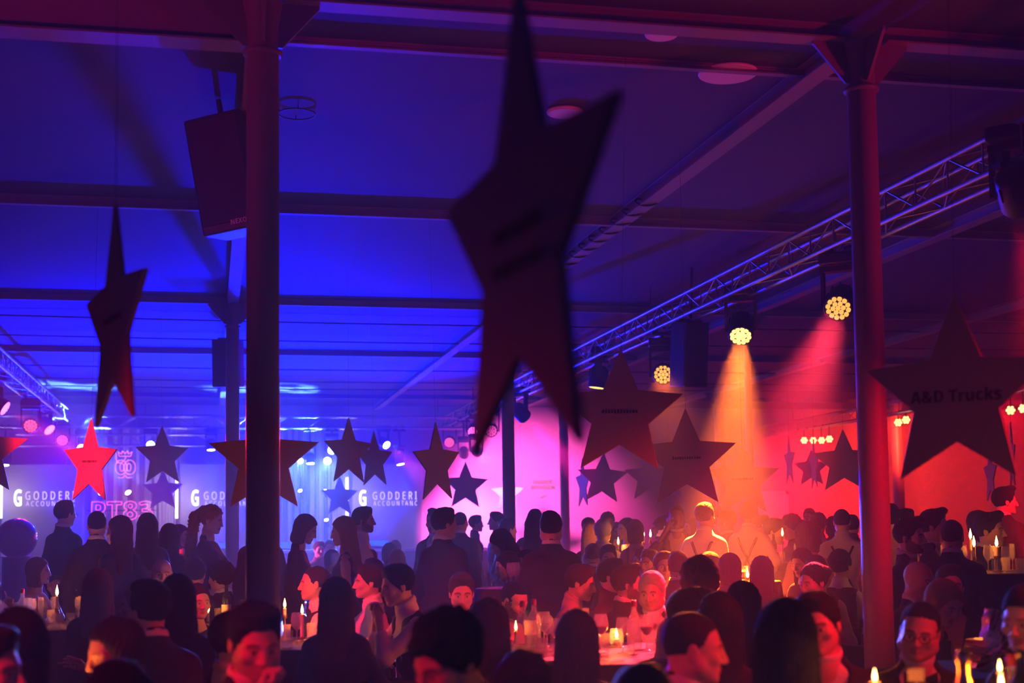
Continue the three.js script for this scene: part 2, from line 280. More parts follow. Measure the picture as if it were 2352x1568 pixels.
// par lamps on the right-hand truss
const parG = lathe([[0, -0.2], [0.07, -0.2], [0.1, 0.05], [0.1, 0.06], [0.092, 0.06], [0.088, 0.02], [0, 0.02]], 18).rotateX(Math.PI / 2);
const petal = mergeGeometries([[0, 0], ...Array.from({ length: 6 }, (_, k) => [0.058, k * Math.PI / 3])].map(([r, a]) => cyl(0.026, 0.026, 0.01, 10).rotateX(Math.PI / 2).translate(r * Math.cos(a), r * Math.sin(a), 0.03)));
[[2063, 970, 14.6, 1], [2081, 964, 14.6, 1], [2109, 964, 14.6, 1], [2321, 942, 14.6, 0], [2350, 938, 14.6, 0], [1847, 1011, 14.6, 0], [1868, 1011, 14.6, 0], [1887, 1011, 14.6, 0], [1905, 1008, 14.6, 0]].forEach(([px, py, X, big], k) => {
  const p = onX(px, py, X), lab = ['leftmost of the three flower-shaped orange lamps on the far truss', 'middle of the three flower-shaped orange lamps', 'rightmost of the three flower-shaped orange lamps, beside the big star', 'round orange lamp right of the big star', 'round orange lamp at the right edge', 'first lamp from the left of the row of four', 'second lamp from the left of the row of four', 'third lamp from the left of the row of four', 'rightmost lamp of the row of four'][k];
  const t = thing('par_lamp', lab, 'stage light', p, 'par lamps on the right side'), aim = big ? onZ(k ? 2120 : 1960, 1080, ZB) : k < 5 ? onZ(2260, 1060, ZB) : onZ(1800, 1150, ZB);
  const b = obj('housing', parG, M.black, t); b.quaternion.setFromUnitVectors(V(0, 0, 1), V(-p.x, 1 - p.y, -p.z).normalize());
  obj('lens', petal, glow(1, big ? 0.45 : 0.2, big ? 0.1 : 0.06, big ? 9 : 16), b);
  obj('bracket', [bar(V(0, 0.05, 0), V(0, 3.94 - p.y, 0), 0.015), box(0.34, 0.03, 0.05, 0, 3.93 - p.y, 0)], M.black, t);
  if ([0, 2, 3, 6].includes(k)) spot(t.name + '_beam', p.clone().add(aim.clone().sub(p).normalize().multiplyScalar(0.12)), aim, big ? lin(1, 0.03, 0.01) : RED, [1150, 0, 1300, 1300, 0, 0, 800][k], [20, 0, 20, 26, 0, 0, 40][k], 0.7, 5);
});

// ---------------------------------------------------------------- the stage
const SZ = -33.9;
{ const t = thing('stage_platform', 'low stage platform at the back with a pale front edge', 'stage', V(0.6, 0, -32.6)); obj('deck', box(11.5, 0.5, 3.6, 0, 0.25, 0), M.black, t); obj('edge', box(11.5, 0.05, 0.03, 0, 0.48, 1.82), M.white, t);
  const tb = thing('stage_counter', 'long pale counter in front of the stage', 'counter', V(3.4, 0, -28.8)); obj('counter_top', box(6, 0.05, 0.7, 0, 1.12, 0), M.white, tb); for (let k = 0; k < 6; k++) obj('front_panel', box(0.97, 1.09, 0.03, -2.5 + k, 0.545, 0.3), M.screen, tb); }
function sign(cx, w, label, gx) {
  const a = onZ(cx, 1142, SZ), t = thing('sign_screen', label, 'screen', V(a.x, 1.75, SZ));
  obj('panel', rbox(w, 2.9, 0.08, 0.01).translate(0, 0, -0.05), M.screen, t);
  const g = onZ(gx, 1143, SZ), on = (px) => onZ(px, 1143, SZ).x - a.x, y = g.y - 1.75;
  const G = obj('letter', text('G', 0.34, 0.006).scale(0.62, 1.12, 1), glow(1, 0.95, 1, 3), t); G.position.set(on(gx), y, 0);
  obj('full_stop', cyl(0.022, 0.022, 0.008, 12).rotateX(Math.PI / 2), glow(0.6, 0.4, 1, 0.6), t).position.set(on(gx + 17), y - 0.16, 0);
  const w1 = text('G O D D E R I', 0.19, 0.006, fontR), w2 = text('A C C O U N T A N C', 0.115, 0.006, fontR), m = glow(0.6, 0.45, 1, 2.2);
  const fit = (g) => { g.computeBoundingBox(); return g.scale(1.1 / (g.boundingBox.max.x - g.boundingBox.min.x), 1, 1); };
  obj('line_of_letters', fit(w1), m, t).position.set(on(gx + 74), y + 0.05, 0);
  obj('line_of_letters', fit(w2), m, t).position.set(on(gx + 75), y - 0.14, 0);
}
sign(95, 1.86, 'left sign screen with a white G and two lines of letters', 41);
sign(505, 1.86, 'middle sign screen with a white G, partly behind the column', 448);
sign(890, 1.72, 'right sign screen with a white G and two lines of letters', 833);
[[3, 'white light tube at the left edge of the picture'], [406, 'white light tube left of the middle sign'], [797, 'white light tube left of the right sign']].forEach(([px, l]) => {
  const p = onZ(px, 1096, -33.4), q = onZ(px, 1190, -33.4), t = thing('light_tube', l, 'light tube', V(p.x, 0, p.z));
  obj('tube', bar(V(0, q.y, 0), V(0, p.y, 0), 0.035, 14), glow(1, 0.82, 1, 3), t);
  obj('foot', [cyl(0.12, 0.14, 0.03, 20, 0, 0.51, 0), bar(V(0, 0.5, 0), V(0, q.y, 0), 0.02)], M.black, t);
  const l2 = new THREE.PointLight(lin(1, 0.75, 1), 4); l2.name = t.name + '_light'; l2.position.set(p.x, (p.y + q.y) / 2, p.z + 0.08); l2.castShadow = true; l2.shadow.radius = 5; scene.add(l2);
});
{ // neon lettering and neon emblem in front of the drape
  const dr = thing('stage_drape', 'pale blue-lit drape behind the neon sign', 'curtain', V(onZ(280, 1140, -34.2).x, 0, -34.2));
  const g = new THREE.PlaneGeometry(2.6, 4.1, 120, 1), pos = g.attributes.position; for (let i = 0; i < pos.count; i++) pos.setZ(i, 0.06 * Math.sin(pos.getX(i) * 26) + 0.03 * Math.sin(pos.getX(i) * 61)); g.computeVertexNormals();
  obj('cloth', g.translate(0, 2.05, 0), std(lin(0.5, 0.5, 0.52), 0.9, 0, { side: THREE.DoubleSide }), dr);
  const dr2 = thing('stage_drape', 'pale blue-lit drape right of the nearest column, behind the brilliant lamps', 'curtain', V(onZ(710, 1140, -34.2).x, 0, -34.2)); obj('cloth', g.clone().scale(0.75, 1, 1), std(lin(0.5, 0.5, 0.52), 0.9, 0, { side: THREE.DoubleSide }), dr2);
  const neon = glow(1, 0.08, 0.55, 2.6), c = onZ(281, 1172, -33.5), t = thing('neon_sign', 'pink neon outline letters reading PT83 on the stage', 'neon sign', c);
  const shapes = font.generateShapes('PT83', 0.42), bb = new THREE.Box3().setFromPoints(shapes.flatMap((s) => s.getPoints(4).map((p) => V(p.x, p.y, 0)))), off = bb.getCenter(V(0, 0, 0));
  for (const s of shapes) { const parts = []; for (const ring of [s, ...s.holes]) { const pts = ring.getPoints(6).map((p) => V((p.x - off.x) * 1.12, p.y - off.y, 0)); for (let i = 0; i < pts.length; i++) { const b = pts[(i + 1) % pts.length]; if (pts[i].distanceTo(b) > 1e-4) parts.push(bar(pts[i], b, 0.0085, 6)); } } obj('neon_letter', parts, neon, t); }
  obj('stand', [bar(V(-0.5, -0.2, -0.03), V(-0.5, -c.y + 0.5, -0.03), 0.012), bar(V(0.5, -0.2, -0.03), V(0.5, -c.y + 0.5, -0.03), 0.012), bar(V(-0.8, 0, -0.03), V(0.8, 0, -0.03), 0.012)], M.black, t);
  const e = onZ(287, 1067, -33.5), u = thing('neon_emblem', 'pink neon emblem with a small crown above the neon letters', 'neon sign', e), nm = glow(1, 0.2, 0.5, 2.2), R = 0.0085;
  const P = (a) => a.map(([x, y]) => V(x, y, 0)), ell = (x, y, rx, ry, a0 = 0, a1 = 6.2832) => P(Array.from({ length: 25 }, (_, i) => { const a = a0 + (a1 - a0) * i / 24; return [x + rx * Math.cos(a), y + ry * Math.sin(a)]; }));
  obj('crown_tube', [bar(V(-0.13, 0.2, 0), V(0.13, 0.2, 0), R), ...P([[-0.13, 0.2], [-0.16, 0.31], [-0.08, 0.25], [-0.06, 0.33], [0, 0.26], [0.06, 0.33], [0.08, 0.25], [0.16, 0.31], [0.13, 0.2]]).map((p, i, A) => i ? bar(A[i - 1], p, R) : null).filter(Boolean)], nm, u);
  obj('ring_tube', tube(ell(-0.09, -0.06, 0.13, 0.17), R, 60), nm, u); obj('ring_tube', tube(ell(0.11, -0.06, 0.13, 0.17), R, 60), nm, u);
  obj('oval_tube', tube(ell(-0.07, -0.06, 0.045, 0.09), R, 40), nm, u); obj('oval_tube', tube(ell(0.09, -0.06, 0.045, 0.09), R, 40), nm, u);
  obj('foot_tube', tube(P([[-0.16, -0.3], [-0.04, -0.3], [0, -0.25], [0.05, -0.3], [0.16, -0.3]]), R, 40), nm, u); obj('feather_tube', tube(P([[-0.2, 0.28], [-0.19, 0.1], [-0.12, 0.04], [-0.02, 0.1], [0.02, 0.18]]), R, 40), nm, u);
  obj('hanging_wire', bar(V(0, 0.32, 0), V(0, CEIL - e.y, 0), 0.004), M.cord, u);
}
{ // dark glossy ball on its plinth
  const d = 20, c = at(38, 1236, d), r = 46 * d / 3150, t = thing('glossy_ball', 'large dark glossy ball on a round plinth at the left edge', 'ball', V(c.x, 0, c.z));
  obj('ball', new THREE.SphereGeometry(r, 48, 32).translate(0, c.y, 0), new THREE.MeshPhysicalMaterial({ color: lin(0.03, 0.03, 0.035), roughness: 0.12, clearcoat: 1, clearcoatRoughness: 0.05 }), t);
  obj('plinth', lathe([[0, 0], [0.24, 0], [0.24, 0.06], [0.2, 0.1], [0.2, c.y - r * 0.94], [0.24, c.y - r * 0.9], [0, c.y - r * 0.9]], 32), M.black, t);
}
{ // words and door on the back wall
  const p = onZ(1247, 1118, ZB + 0.02), t = thing('wall_sign', 'small white words with an arrow on the purple wall', 'sign', p), m = glow(0.8, 0.55, 0.9, 0.35);
  obj('word', text('DRANK', 0.11, 0.01), m, t).position.y = 0.13; obj('word', text('BONNEN', 0.11, 0.01), m, t).position.y = -0.01; obj('arrow', [bar(V(0.08, -0.22, 0), V(-0.08, -0.27, 0), 0.01), bar(V(-0.08, -0.27, 0), V(0.06, -0.31, 0), 0.01)], m, t);
  const a = onZ(1737, 1134, ZB), b = onZ(1803, 1134, ZB), dg = new THREE.Group(); dg.name = 'door_1'; dg.userData.kind = 'structure'; scene.add(dg); dg.position.set((a.x + b.x) / 2, 0, ZB);
  const w = b.x - a.x, h = a.y; obj('door_leaf', box(w, h, 0.04, 0, h / 2, 0.03), M.white, dg); obj('door_frame', [box(0.07, h + 0.07, 0.08, -w / 2 - 0.03, h / 2 + 0.03, 0.04), box(0.07, h + 0.07, 0.08, w / 2 + 0.03, h / 2 + 0.03, 0.04), box(w + 0.13, 0.07, 0.08, 0, h + 0.03, 0.04)], M.white, dg); obj('door_handle', rbox(0.12, 0.02, 0.04, 0.008).translate(w / 2 - 0.15, 1.05, 0.07), M.alu, dg);
}
// hanging loudspeakers
function speaker(px, py, d, w, h, dep, pitch, yaw, label, mark) {
  const c = at(px, py, d), t = thing('hanging_loudspeaker', label, 'loudspeaker', c); t.rotation.set(pitch, yaw, mark ? 0.13 : 0, 'YXZ');
  obj('cabinet', rbox(w, h, dep, 0.02), M.black, t); obj('grille', rbox(w * 0.92, h * 0.9, 0.02, 0.008).translate(0, 0.02, dep / 2), std(lin(0.008, 0.008, 0.009), 0.6), t);
  obj('bracket', [bar(V(0, h / 2, 0), V(0, CEIL - c.y, 0), 0.02), box(0.3, 0.04, 0.08, 0, h / 2 + 0.02, 0)], M.black, t);
  if (mark) obj('maker_mark', text(mark, 0.035, 0.004), std(lin(0.6, 0.45, 0.5), 0.5), t).position.set(w * 0.2, -h * 0.43, dep / 2 + 0.012);
}
speaker(532, 405, 10.2, 0.44, 0.86, 0.4, 0.12, -0.45, 'black loudspeaker hanging left of the nearest column', 'NEXO');
speaker(524, 835, 21, 0.42, 0.72, 0.4, 0.1, -0.2, 'distant dark loudspeaker beside the nearest column, over the stage');
speaker(1583, 815, 17, 0.34, 0.8, 0.36, 0.1, 0.2, 'dark loudspeaker behind the tipped moving head');
// round ceiling plates and wire pendant frames
[[1297, 257, 0.13, 'small round white plate on the ceiling beside the giant star'], [1520, 78, 0.1, 'dim round plate under the near cross beam'], [1672, 168, 0.2, 'larger dim round plate behind the near cross beam']].forEach(([px, py, r, l]) => { const p = onY(px, py, CEIL - 0.015), t = thing('ceiling_plate', l, 'ceiling plate', p); obj('disc', cyl(r * 0.92, r, 0.03, 32), M.white, t); obj('rim', new THREE.TorusGeometry(r, 0.012, 8, 32).rotateX(Math.PI / 2), M.white, t); });
[[682, 262, 0.14, 10.5, 150, 'wire pendant frame right of the nearest column'], [424, 420, 0.12, 13, 70, 'wire pendant frame left of the hanging loudspeaker']].forEach(([px, py, r, d, hp, l]) => { const p = at(px, py, d), h = hp * d / 3150, t = thing('pendant_frame', l, 'pendant lamp', p); obj('ring', new THREE.TorusGeometry(r, 0.006, 6, 32).rotateX(Math.PI / 2), M.black, t); for (let k = 0; k < 4; k++) obj('wire', bar(V(r * Math.cos(k * 1.571), 0, r * Math.sin(k * 1.571)), V(0, h, 0), 0.004), M.black, t); obj('cord', bar(V(0, h, 0), V(0, CEIL - p.y, 0), 0.004), M.black, t); });

// ---------------------------------------------------------------- hanging stars
const starShape = (() => { const s = new THREE.Shape(); for (let i = 0; i < 10; i++) { const r = i % 2 ? 0.45 : 1, a = Math.PI / 2 + i * Math.PI / 5; i ? s.lineTo(r * Math.cos(a), r * Math.sin(a)) : s.moveTo(0, 1); } s.closePath(); return s; })();
const starGeo = new THREE.ExtrudeGeometry(starShape, { depth: 0.03, bevelEnabled: true, bevelThickness: 0.006, bevelSize: 0.006, bevelSegments: 1 }).translate(0, 0, -0.015);
const smear = (n, w, h) => { const g = []; let x = -w / 2; for (let i = 0; i < n; i++) { const k = w / n; g.push(box(k * rr(0.5, 0.85), h * rr(0.6, 1), 0.004, x + k / 2, 0, 0)); x += k; } return g; };
// centre px, tip radius px, turn (positive: right side nearer), roll, label, mark
[[1197, 552, 590, 70, 1, 'giant blurred star hanging close to the camera', 2], [264, 745, 276, 76, 0, 'tall narrow star turned edgewise at the left', 1], [2196, 908, 232, 22, 1, 'big red star at the right edge with two words on it', 'A&D Trucks'],
  [1424, 952, 152, 10, 2, 'dark star in the middle, larger than its neighbours', 1], [1577, 1057, 119, 8, 0, 'dark red star overlapping the lower right of the middle star', 1], [1706, 1104, 88, 6, 0, 'pale orange star hanging in the orange beam', 1],
  [1003, 1067, 96, -55, -2, 'tilted red star below the red lens face'], [1069, 1117, 57, -20, 1, 'small violet star in front of the pink wall'], [373, 1049, 71, -30, -1, 'purple star on the left, upper one of a pair'], [374, 1127, 50, 15, 0, 'small purple star, lower one of a pair at the left'],
  [207, 1064, 102, 54, 2, 'bright red star, brilliantly lit, at the left', 1], [-42, 1040, 105, 10, 0, 'dark star cut off by the left edge'], [606, 1057, 131, 6, 0, 'dark star hanging behind the nearest column'], [801, 1040, 81, -45, 0, 'blue star in front of the brilliant stage lamps'],
  [860, 1058, 68, -50, -2, 'violet star overlapping the blue one'], [780, 1141, 49, -25, 0, 'small violet star beside the right light tube'], [1166, 1134, 42, 20, 0, 'magenta star half behind the far column'],
  [1384, 1100, 62, 12, 4, 'purple star behind the left leg of the middle star'], [1339, 1112, 60, 74, 0, 'narrow orange star left of the purple one'], [1490, 1096, 60, 14, 0, 'yellow and pink star between the two dark ones'], [1536, 1102, 52, 20, 0, 'pale yellow star behind the dark red one'],
  [1938, 1062, 77, 14, 0, 'dark star touching the left side of the right-hand column'], [1813, 1060, 60, 78, 0, 'narrow orange star in front of the red wall, leftmost'], [1864, 1076, 46, 18, 0, 'small red star behind a narrow orange one'], [1870, 1070, 62, 80, 0, 'narrow orange star under the row of four lamps'],
  [2275, 1092, 70, 78, 0, 'narrow purple star under the big star at the right'], [2324, 1050, 80, 84, 0, 'edgewise star at the right edge, nearly a line']].forEach(([px, py, R, turn, roll, label, mark]) => {
  const d = 0.43 * 3150 / R, p = at(px, py, d), t = thing('hanging_star', label, 'star', p, null);
  t.rotation.set(0, yawTo(p) - turn * Math.PI / 180, -roll * Math.PI / 180, 'YXZ');
  obj('star_board', starGeo, M.star, t).scale.set(0.43, 0.43, 0.43);
  const up = CEIL + 0.005 - p.y - 0.42;
  obj('string', bar(V(0, 0.42, 0), V(0, 0.42 + up, 0), 0.0015, 5), M.cord, t);
  if (typeof mark === 'string') obj('lettering', text(mark, 0.052, 0.004), M.ink, t).position.set(0, 0.0, 0.0095);
  else for (let k = 0; k < (mark ?? 0); k++) obj('faint_mark', smear(12, 0.24, 0.028), M.ink, t).position.set(0, 0.02 - k * 0.06, 0.0095);
});
// ---------------------------------------------------------------- people: distance fields meshed with surface nets
function netMesh(f, lo, hi, h) {
  const nx = Math.ceil((hi[0] - lo[0]) / h) + 1, ny = Math.ceil((hi[1] - lo[1]) / h) + 1, nz = Math.ceil((hi[2] - lo[2]) / h) + 1, nxy = nx * ny;
  const v = new Float32Array(nxy * nz);
  for (let k = 0, i = 0; k < nz; k++) for (let j = 0; j < ny; j++) for (let a = 0; a < nx; a++) v[i++] = f(lo[0] + a * h, lo[1] + j * h, lo[2] + k * h);
  const vid = new Int32Array(nxy * nz).fill(-1), pos = [], idx = [], off = [0, 1, nx, nx + 1, nxy, nxy + 1, nxy + nx, nxy + nx + 1], E = [[0, 1], [2, 3], [4, 5], [6, 7], [0, 2], [1, 3], [4, 6], [5, 7], [0, 4], [1, 5], [2, 6], [3, 7]];
  for (let k = 0; k < nz - 1; k++) for (let j = 0; j < ny - 1; j++) for (let a = 0; a < nx - 1; a++) {
    const b = a + j * nx + k * nxy; let m = 0;
    for (let c = 0; c < 8; c++) if (v[b + off[c]] < 0) m |= 1 << c;
    if (m === 0 || m === 255) continue;
    let n = 0, x = 0, y = 0, z = 0;
    for (const [p, q] of E) { const A = v[b + off[p]], B = v[b + off[q]]; if ((A < 0) === (B < 0)) continue; const t = A / (A - B); n++; x += (p & 1) + t * ((q & 1) - (p & 1)); y += ((p >> 1) & 1) + t * (((q >> 1) & 1) - ((p >> 1) & 1)); z += (p >> 2) + t * ((q >> 2) - (p >> 2)); }
    vid[b] = pos.length / 3; pos.push(lo[0] + (a + x / n) * h, lo[1] + (j + y / n) * h, lo[2] + (k + z / n) * h);
  }
  const quad = (flip, a, b, c, d) => { if (a < 0 || b < 0 || c < 0 || d < 0) return; flip ? idx.push(a, c, b, a, d, c) : idx.push(a, b, c, a, c, d); };
  for (let k = 1; k < nz - 1; k++) for (let j = 1; j < ny - 1; j++) for (let a = 1; a < nx - 1; a++) {
    const b = a + j * nx + k * nxy, s = v[b] < 0;
    if (s !== v[b + 1] < 0) quad(!s, vid[b - nx - nxy], vid[b - nxy], vid[b], vid[b - nx]);
    if (s !== v[b + nx] < 0) quad(!s, vid[b - 1 - nxy], vid[b - 1], vid[b], vid[b - nxy]);
    if (s !== v[b + nxy] < 0) quad(!s, vid[b - 1 - nx], vid[b - nx], vid[b], vid[b - 1]);
  }
  const g = new THREE.BufferGeometry();
  g.setAttribute('position', new THREE.Float32BufferAttribute(pos, 3)); g.setIndex(idx); g.computeVertexNormals();
  return g;
}
const smin = (a, b, k) => { const h = Math.max(k - Math.abs(a - b), 0) / k; return Math.min(a, b) - h * h * k * 0.25; };
const smax = (a, b, k) => -smin(-a, -b, k);
const ell = (x, y, z, cx, cy, cz, rx, ry, rz) => { x -= cx; y -= cy; z -= cz; const k0 = Math.hypot(x / rx, y / ry, z / rz), k1 = Math.hypot(x / (rx * rx), y / (ry * ry), z / (rz * rz)); return k1 < 1e-9 ? -Math.min(rx, ry, rz) : k0 * (k0 - 1) / k1; };
const cap = (x, y, z, ax, ay, az, ra, bx, by, bz, rb) => { const px = x - ax, py = y - ay, pz = z - az, dx = bx - ax, dy = by - ay, dz = bz - az; let t = (px * dx + py * dy + pz * dz) / (dx * dx + dy * dy + dz * dz + 1e-12); t = t < 0 ? 0 : t > 1 ? 1 : t; const ex = px - t * dx, ey = py - t * dy, ez = pz - t * dz; return Math.sqrt(ex * ex + ey * ey + ez * ez) - (ra + t * (rb - ra)); };
function capsField(B, k) { return (x, y, z) => { let d = 9; for (let i = 0; i < B.length; i++) { const b = B[i]; d = smin(d, cap(x, y, z, b[0], b[1], b[2], b[3], b[4], b[5], b[6], b[7]), k); } return d; }; }
function boundsOf(B, m = 0.06) { const lo = [9, 9, 9], hi = [-9, -9, -9]; for (const b of B) for (const o of [0, 4]) for (let k = 0; k < 3; k++) { lo[k] = Math.min(lo[k], b[o + k] - b[o + 3] - m); hi[k] = Math.max(hi[k], b[o + k] + b[o + 3] + m); } return [lo, hi]; }
const wob = (x, y, z) => Math.sin(x * 1.7 + 1.3 * Math.sin(y * 1.1 + 0.7 * z)) * Math.sin(y * 1.9 + Math.sin(z * 1.3 + x)) * Math.sin(z * 2.1 + Math.sin(x * 0.9 + y * 1.2));

// heads: origin at ear height, face towards +z, crown at y = 0.13, chin at -0.105
const cache = new Map();
const cached = (key, make) => { if (!cache.has(key)) cache.set(key, make()); return cache.get(key); };
function headField(fem, heavy) {
  const jw = fem ? 0.036 : heavy ? 0.054 : 0.044, jr = fem ? 0.022 : heavy ? 0.034 : 0.026, nk = fem ? 0.046 : heavy ? 0.068 : 0.057, nb = fem ? 0.93 : 1;
  return (x, y, z) => {
    const ax = Math.abs(x);
    let d = ell(x, y, z, 0, 0.038, -0.014, 0.076, 0.092, 0.097);
    d = smin(d, ell(x, y, z, 0, -0.018, 0.034, heavy ? 0.068 : 0.06, 0.084, 0.058), 0.03);
    d = smin(d, cap(ax, y, z, jw, -0.05, 0.01, jr, 0.008, -0.088, 0.066, 0.02), 0.028);
    d = smin(d, ell(x, y, z, 0, -0.09, 0.07, 0.021, 0.016, 0.018), 0.014);
    d = smin(d, cap(ax, y, z, 0.012, 0.024, 0.084, fem ? 0.008 : 0.011, 0.048, 0.022, 0.066, 0.01), 0.014);
    d = smin(d, ell(ax, y, z, 0.046, -0.018, 0.062, 0.022, 0.02, 0.022), 0.02);
    d = smax(d, -ell(ax, y, z, 0.031, 0.002, 0.1, 0.019, 0.0125, 0.018), 0.012);
    d = smin(d, Math.hypot(ax - 0.031, y - 0.001, z - 0.0765) - 0.0125, 0.003);
    d = smin(d, cap(ax, y, z, 0.018, 0.011, 0.086, 0.0035, 0.045, 0.009, 0.074, 0.0035), 0.006);
    d = smin(d, cap(x, y, z, 0, 0.016, 0.09, 0.0085 * nb, 0, -0.028, 0.11 - (fem ? 0.004 : 0), 0.0118 * nb), 0.012);
    d = smin(d, ell(ax, y, z, 0.0125, -0.033, 0.096, 0.0085, 0.0075, 0.011), 0.007);
    d = smin(d, cap(ax, y, z, 0, -0.0535, 0.0915, 0.0062, 0.021, -0.0575, 0.08, 0.0035), 0.006);
    d = smin(d, cap(ax, y, z, 0, -0.0655, 0.0895, 0.0072, 0.019, -0.0615, 0.079, 0.0035), 0.006);
    d = smax(d, -cap(ax, y, z, 0, -0.0595, 0.099, 0.0018, 0.022, -0.0595, 0.086, 0.0018), 0.004);
    d = smin(d, ell(ax, y + 0.12 * (z + 0.01), z, 0.0785, -0.002, -0.012, 0.0085, 0.031, 0.019), 0.006);
    d = smax(d, -ell(ax, y, z, 0.089, 0.0, -0.007, 0.006, 0.018, 0.009), 0.006);
    return smin(d, cap(x, y, z, 0, -0.05, -0.018, nk, 0, -0.1, -0.03, nk * 0.97), 0.03);
  };
}
// kind: m, f, h (heavy) with b for beard, s for stubble; closed eyes with c
function headGeo(kind, h) {
  return cached('head' + kind + h, () => {
    const g = netMesh(headField(kind[0] === 'f', kind[0] === 'h'), [-0.105, -0.19, -0.13], [0.105, 0.15, 0.14], h), p = g.attributes.position, col = new Float32Array(p.count * 3);
    for (let i = 0; i < p.count; i++) {
      const x = p.getX(i), y = p.getY(i), z = p.getZ(i), ax = Math.abs(x); let c = [1, 1, 1];
      const mix = (b, t) => { c = c.map((v, k) => v + (b[k] - v) * t); };
      if (y < 0.03 && y > -0.04 && z > 0.05) mix([1.05, 0.88, 0.86], 0.5);
      if (z > 0.072 && y < -0.047 && y > -0.074 && ax < 0.024) mix(kind[0] === 'f' ? [0.75, 0.3, 0.32] : [0.86, 0.58, 0.55], 0.9);
      const brow = Math.abs(y - (0.026 - 3 * (ax - 0.03) ** 2 * 4)); if (z > 0.052 && ax > 0.011 && ax < 0.052 && brow < (kind[0] === 'f' ? 0.0042 : 0.006)) mix([0.16, 0.12, 0.1], 0.85);
      const ex = ax - 0.031, ey = y - 0.001, ez = z - 0.0765, er = Math.hypot(ex, ey, ez);
      if (er < 0.0155 && ez > 0.005 && Math.abs(ey) < 0.0056) { if (kind.includes('c')) mix([0.5, 0.4, 0.4], 0.8); else Math.hypot(ex, ey) < 0.0062 ? mix([0.05, 0.05, 0.06], 1) : mix([1.1, 1.35, 1.5], 0.7); }
      else if (er < 0.019 && ez > 0 && ey > 0.005) mix([0.5, 0.42, 0.4], 0.6);
      const bz = y < -0.02 - 0.9 * Math.max(0, z - 0.045) + (z < 0.03 && ax > 0.05 ? 0.03 : 0) && z > -0.015 && y > -0.118 && !(z > 0.075 && y > -0.072 && y < -0.05 && ax < 0.022);
      if (bz && kind.includes('b')) mix([0.13, 0.09, 0.08], 0.9); else if (bz && kind.includes('s')) mix([0.5, 0.45, 0.44], 0.5);
      col.set(c, i * 3);
    }
    g.setAttribute('color', new THREE.BufferAttribute(col, 3));
    return g;
  });
}
// hands: wrist at the origin, fingers towards -y, palm towards +z, thumb on the +x side
function handGeo(curl, h) {
  return cached('hand' + curl + h, () => {
    const c = { relax: [0.3, 0.4, 0.3], grip: [0.75, 1.15, 0.6], fist: [1.25, 1.5, 0.9], open: [0.06, 0.1, 0.05], point: [1.25, 1.5, 0.9] }[curl], B = [[0, 0.02, 0, 0.028, 0, -0.03, 0.004, 0.027], [0.022, -0.03, 0.003, 0.018, 0.03, -0.085, 0.004, 0.0125], [-0.02, -0.03, 0.003, 0.016, -0.028, -0.08, 0.004, 0.0115], [0.006, -0.03, 0.003, 0.02, 0.008, -0.09, 0.004, 0.0125]];
    [[0.031, -0.09, 0.075], [0.0105, -0.095, 0.083], [-0.0105, -0.092, 0.077], [-0.031, -0.083, 0.062]].forEach(([x, y, L], i) => {
      const cc = curl === 'point' && i === 0 ? [0.05, 0.08, 0.05] : c; let a = cc[0] * (0.9 + i * 0.07), px = x, py = y, pz = 0.002; const sp = (1.5 - i) * 0.05;
      [0.45, 0.31, 0.24].forEach((f, k) => { const l = L * f, qx = px + Math.sin(sp) * l, qy = py - Math.cos(a) * l, qz = pz + Math.sin(a) * l; B.push([px, py, pz, 0.0088 - k * 0.0007, qx, qy, qz, 0.0081 - k * 0.0007]); px = qx; py = qy; pz = qz; a += cc[Math.min(k + 1, 2)]; });
    });
    const tc = curl === 'open' ? 0.3 : curl === 'relax' ? 0.55 : 1.0;
    B.push([0.018, -0.02, 0.008, 0.016, 0.04, -0.05, 0.018, 0.012], [0.04, -0.05, 0.018, 0.0115, 0.052 - tc * 0.015, -0.078, 0.025 + tc * 0.012, 0.0095], [0.052 - tc * 0.015, -0.078, 0.025 + tc * 0.012, 0.0095, 0.052 - tc * 0.03, -0.102, 0.03 + tc * 0.02, 0.008]);
    const g = netMesh((x, y, z) => { let d = 9; for (const b of B) d = smin(d, cap(x, y, z, ...b), 0.007); return d; }, ...boundsOf(B, 0.015), h);
    g.setAttribute('color', new THREE.BufferAttribute(new Float32Array(g.attributes.position.count * 3).fill(1), 3));
    return g;
  });
}
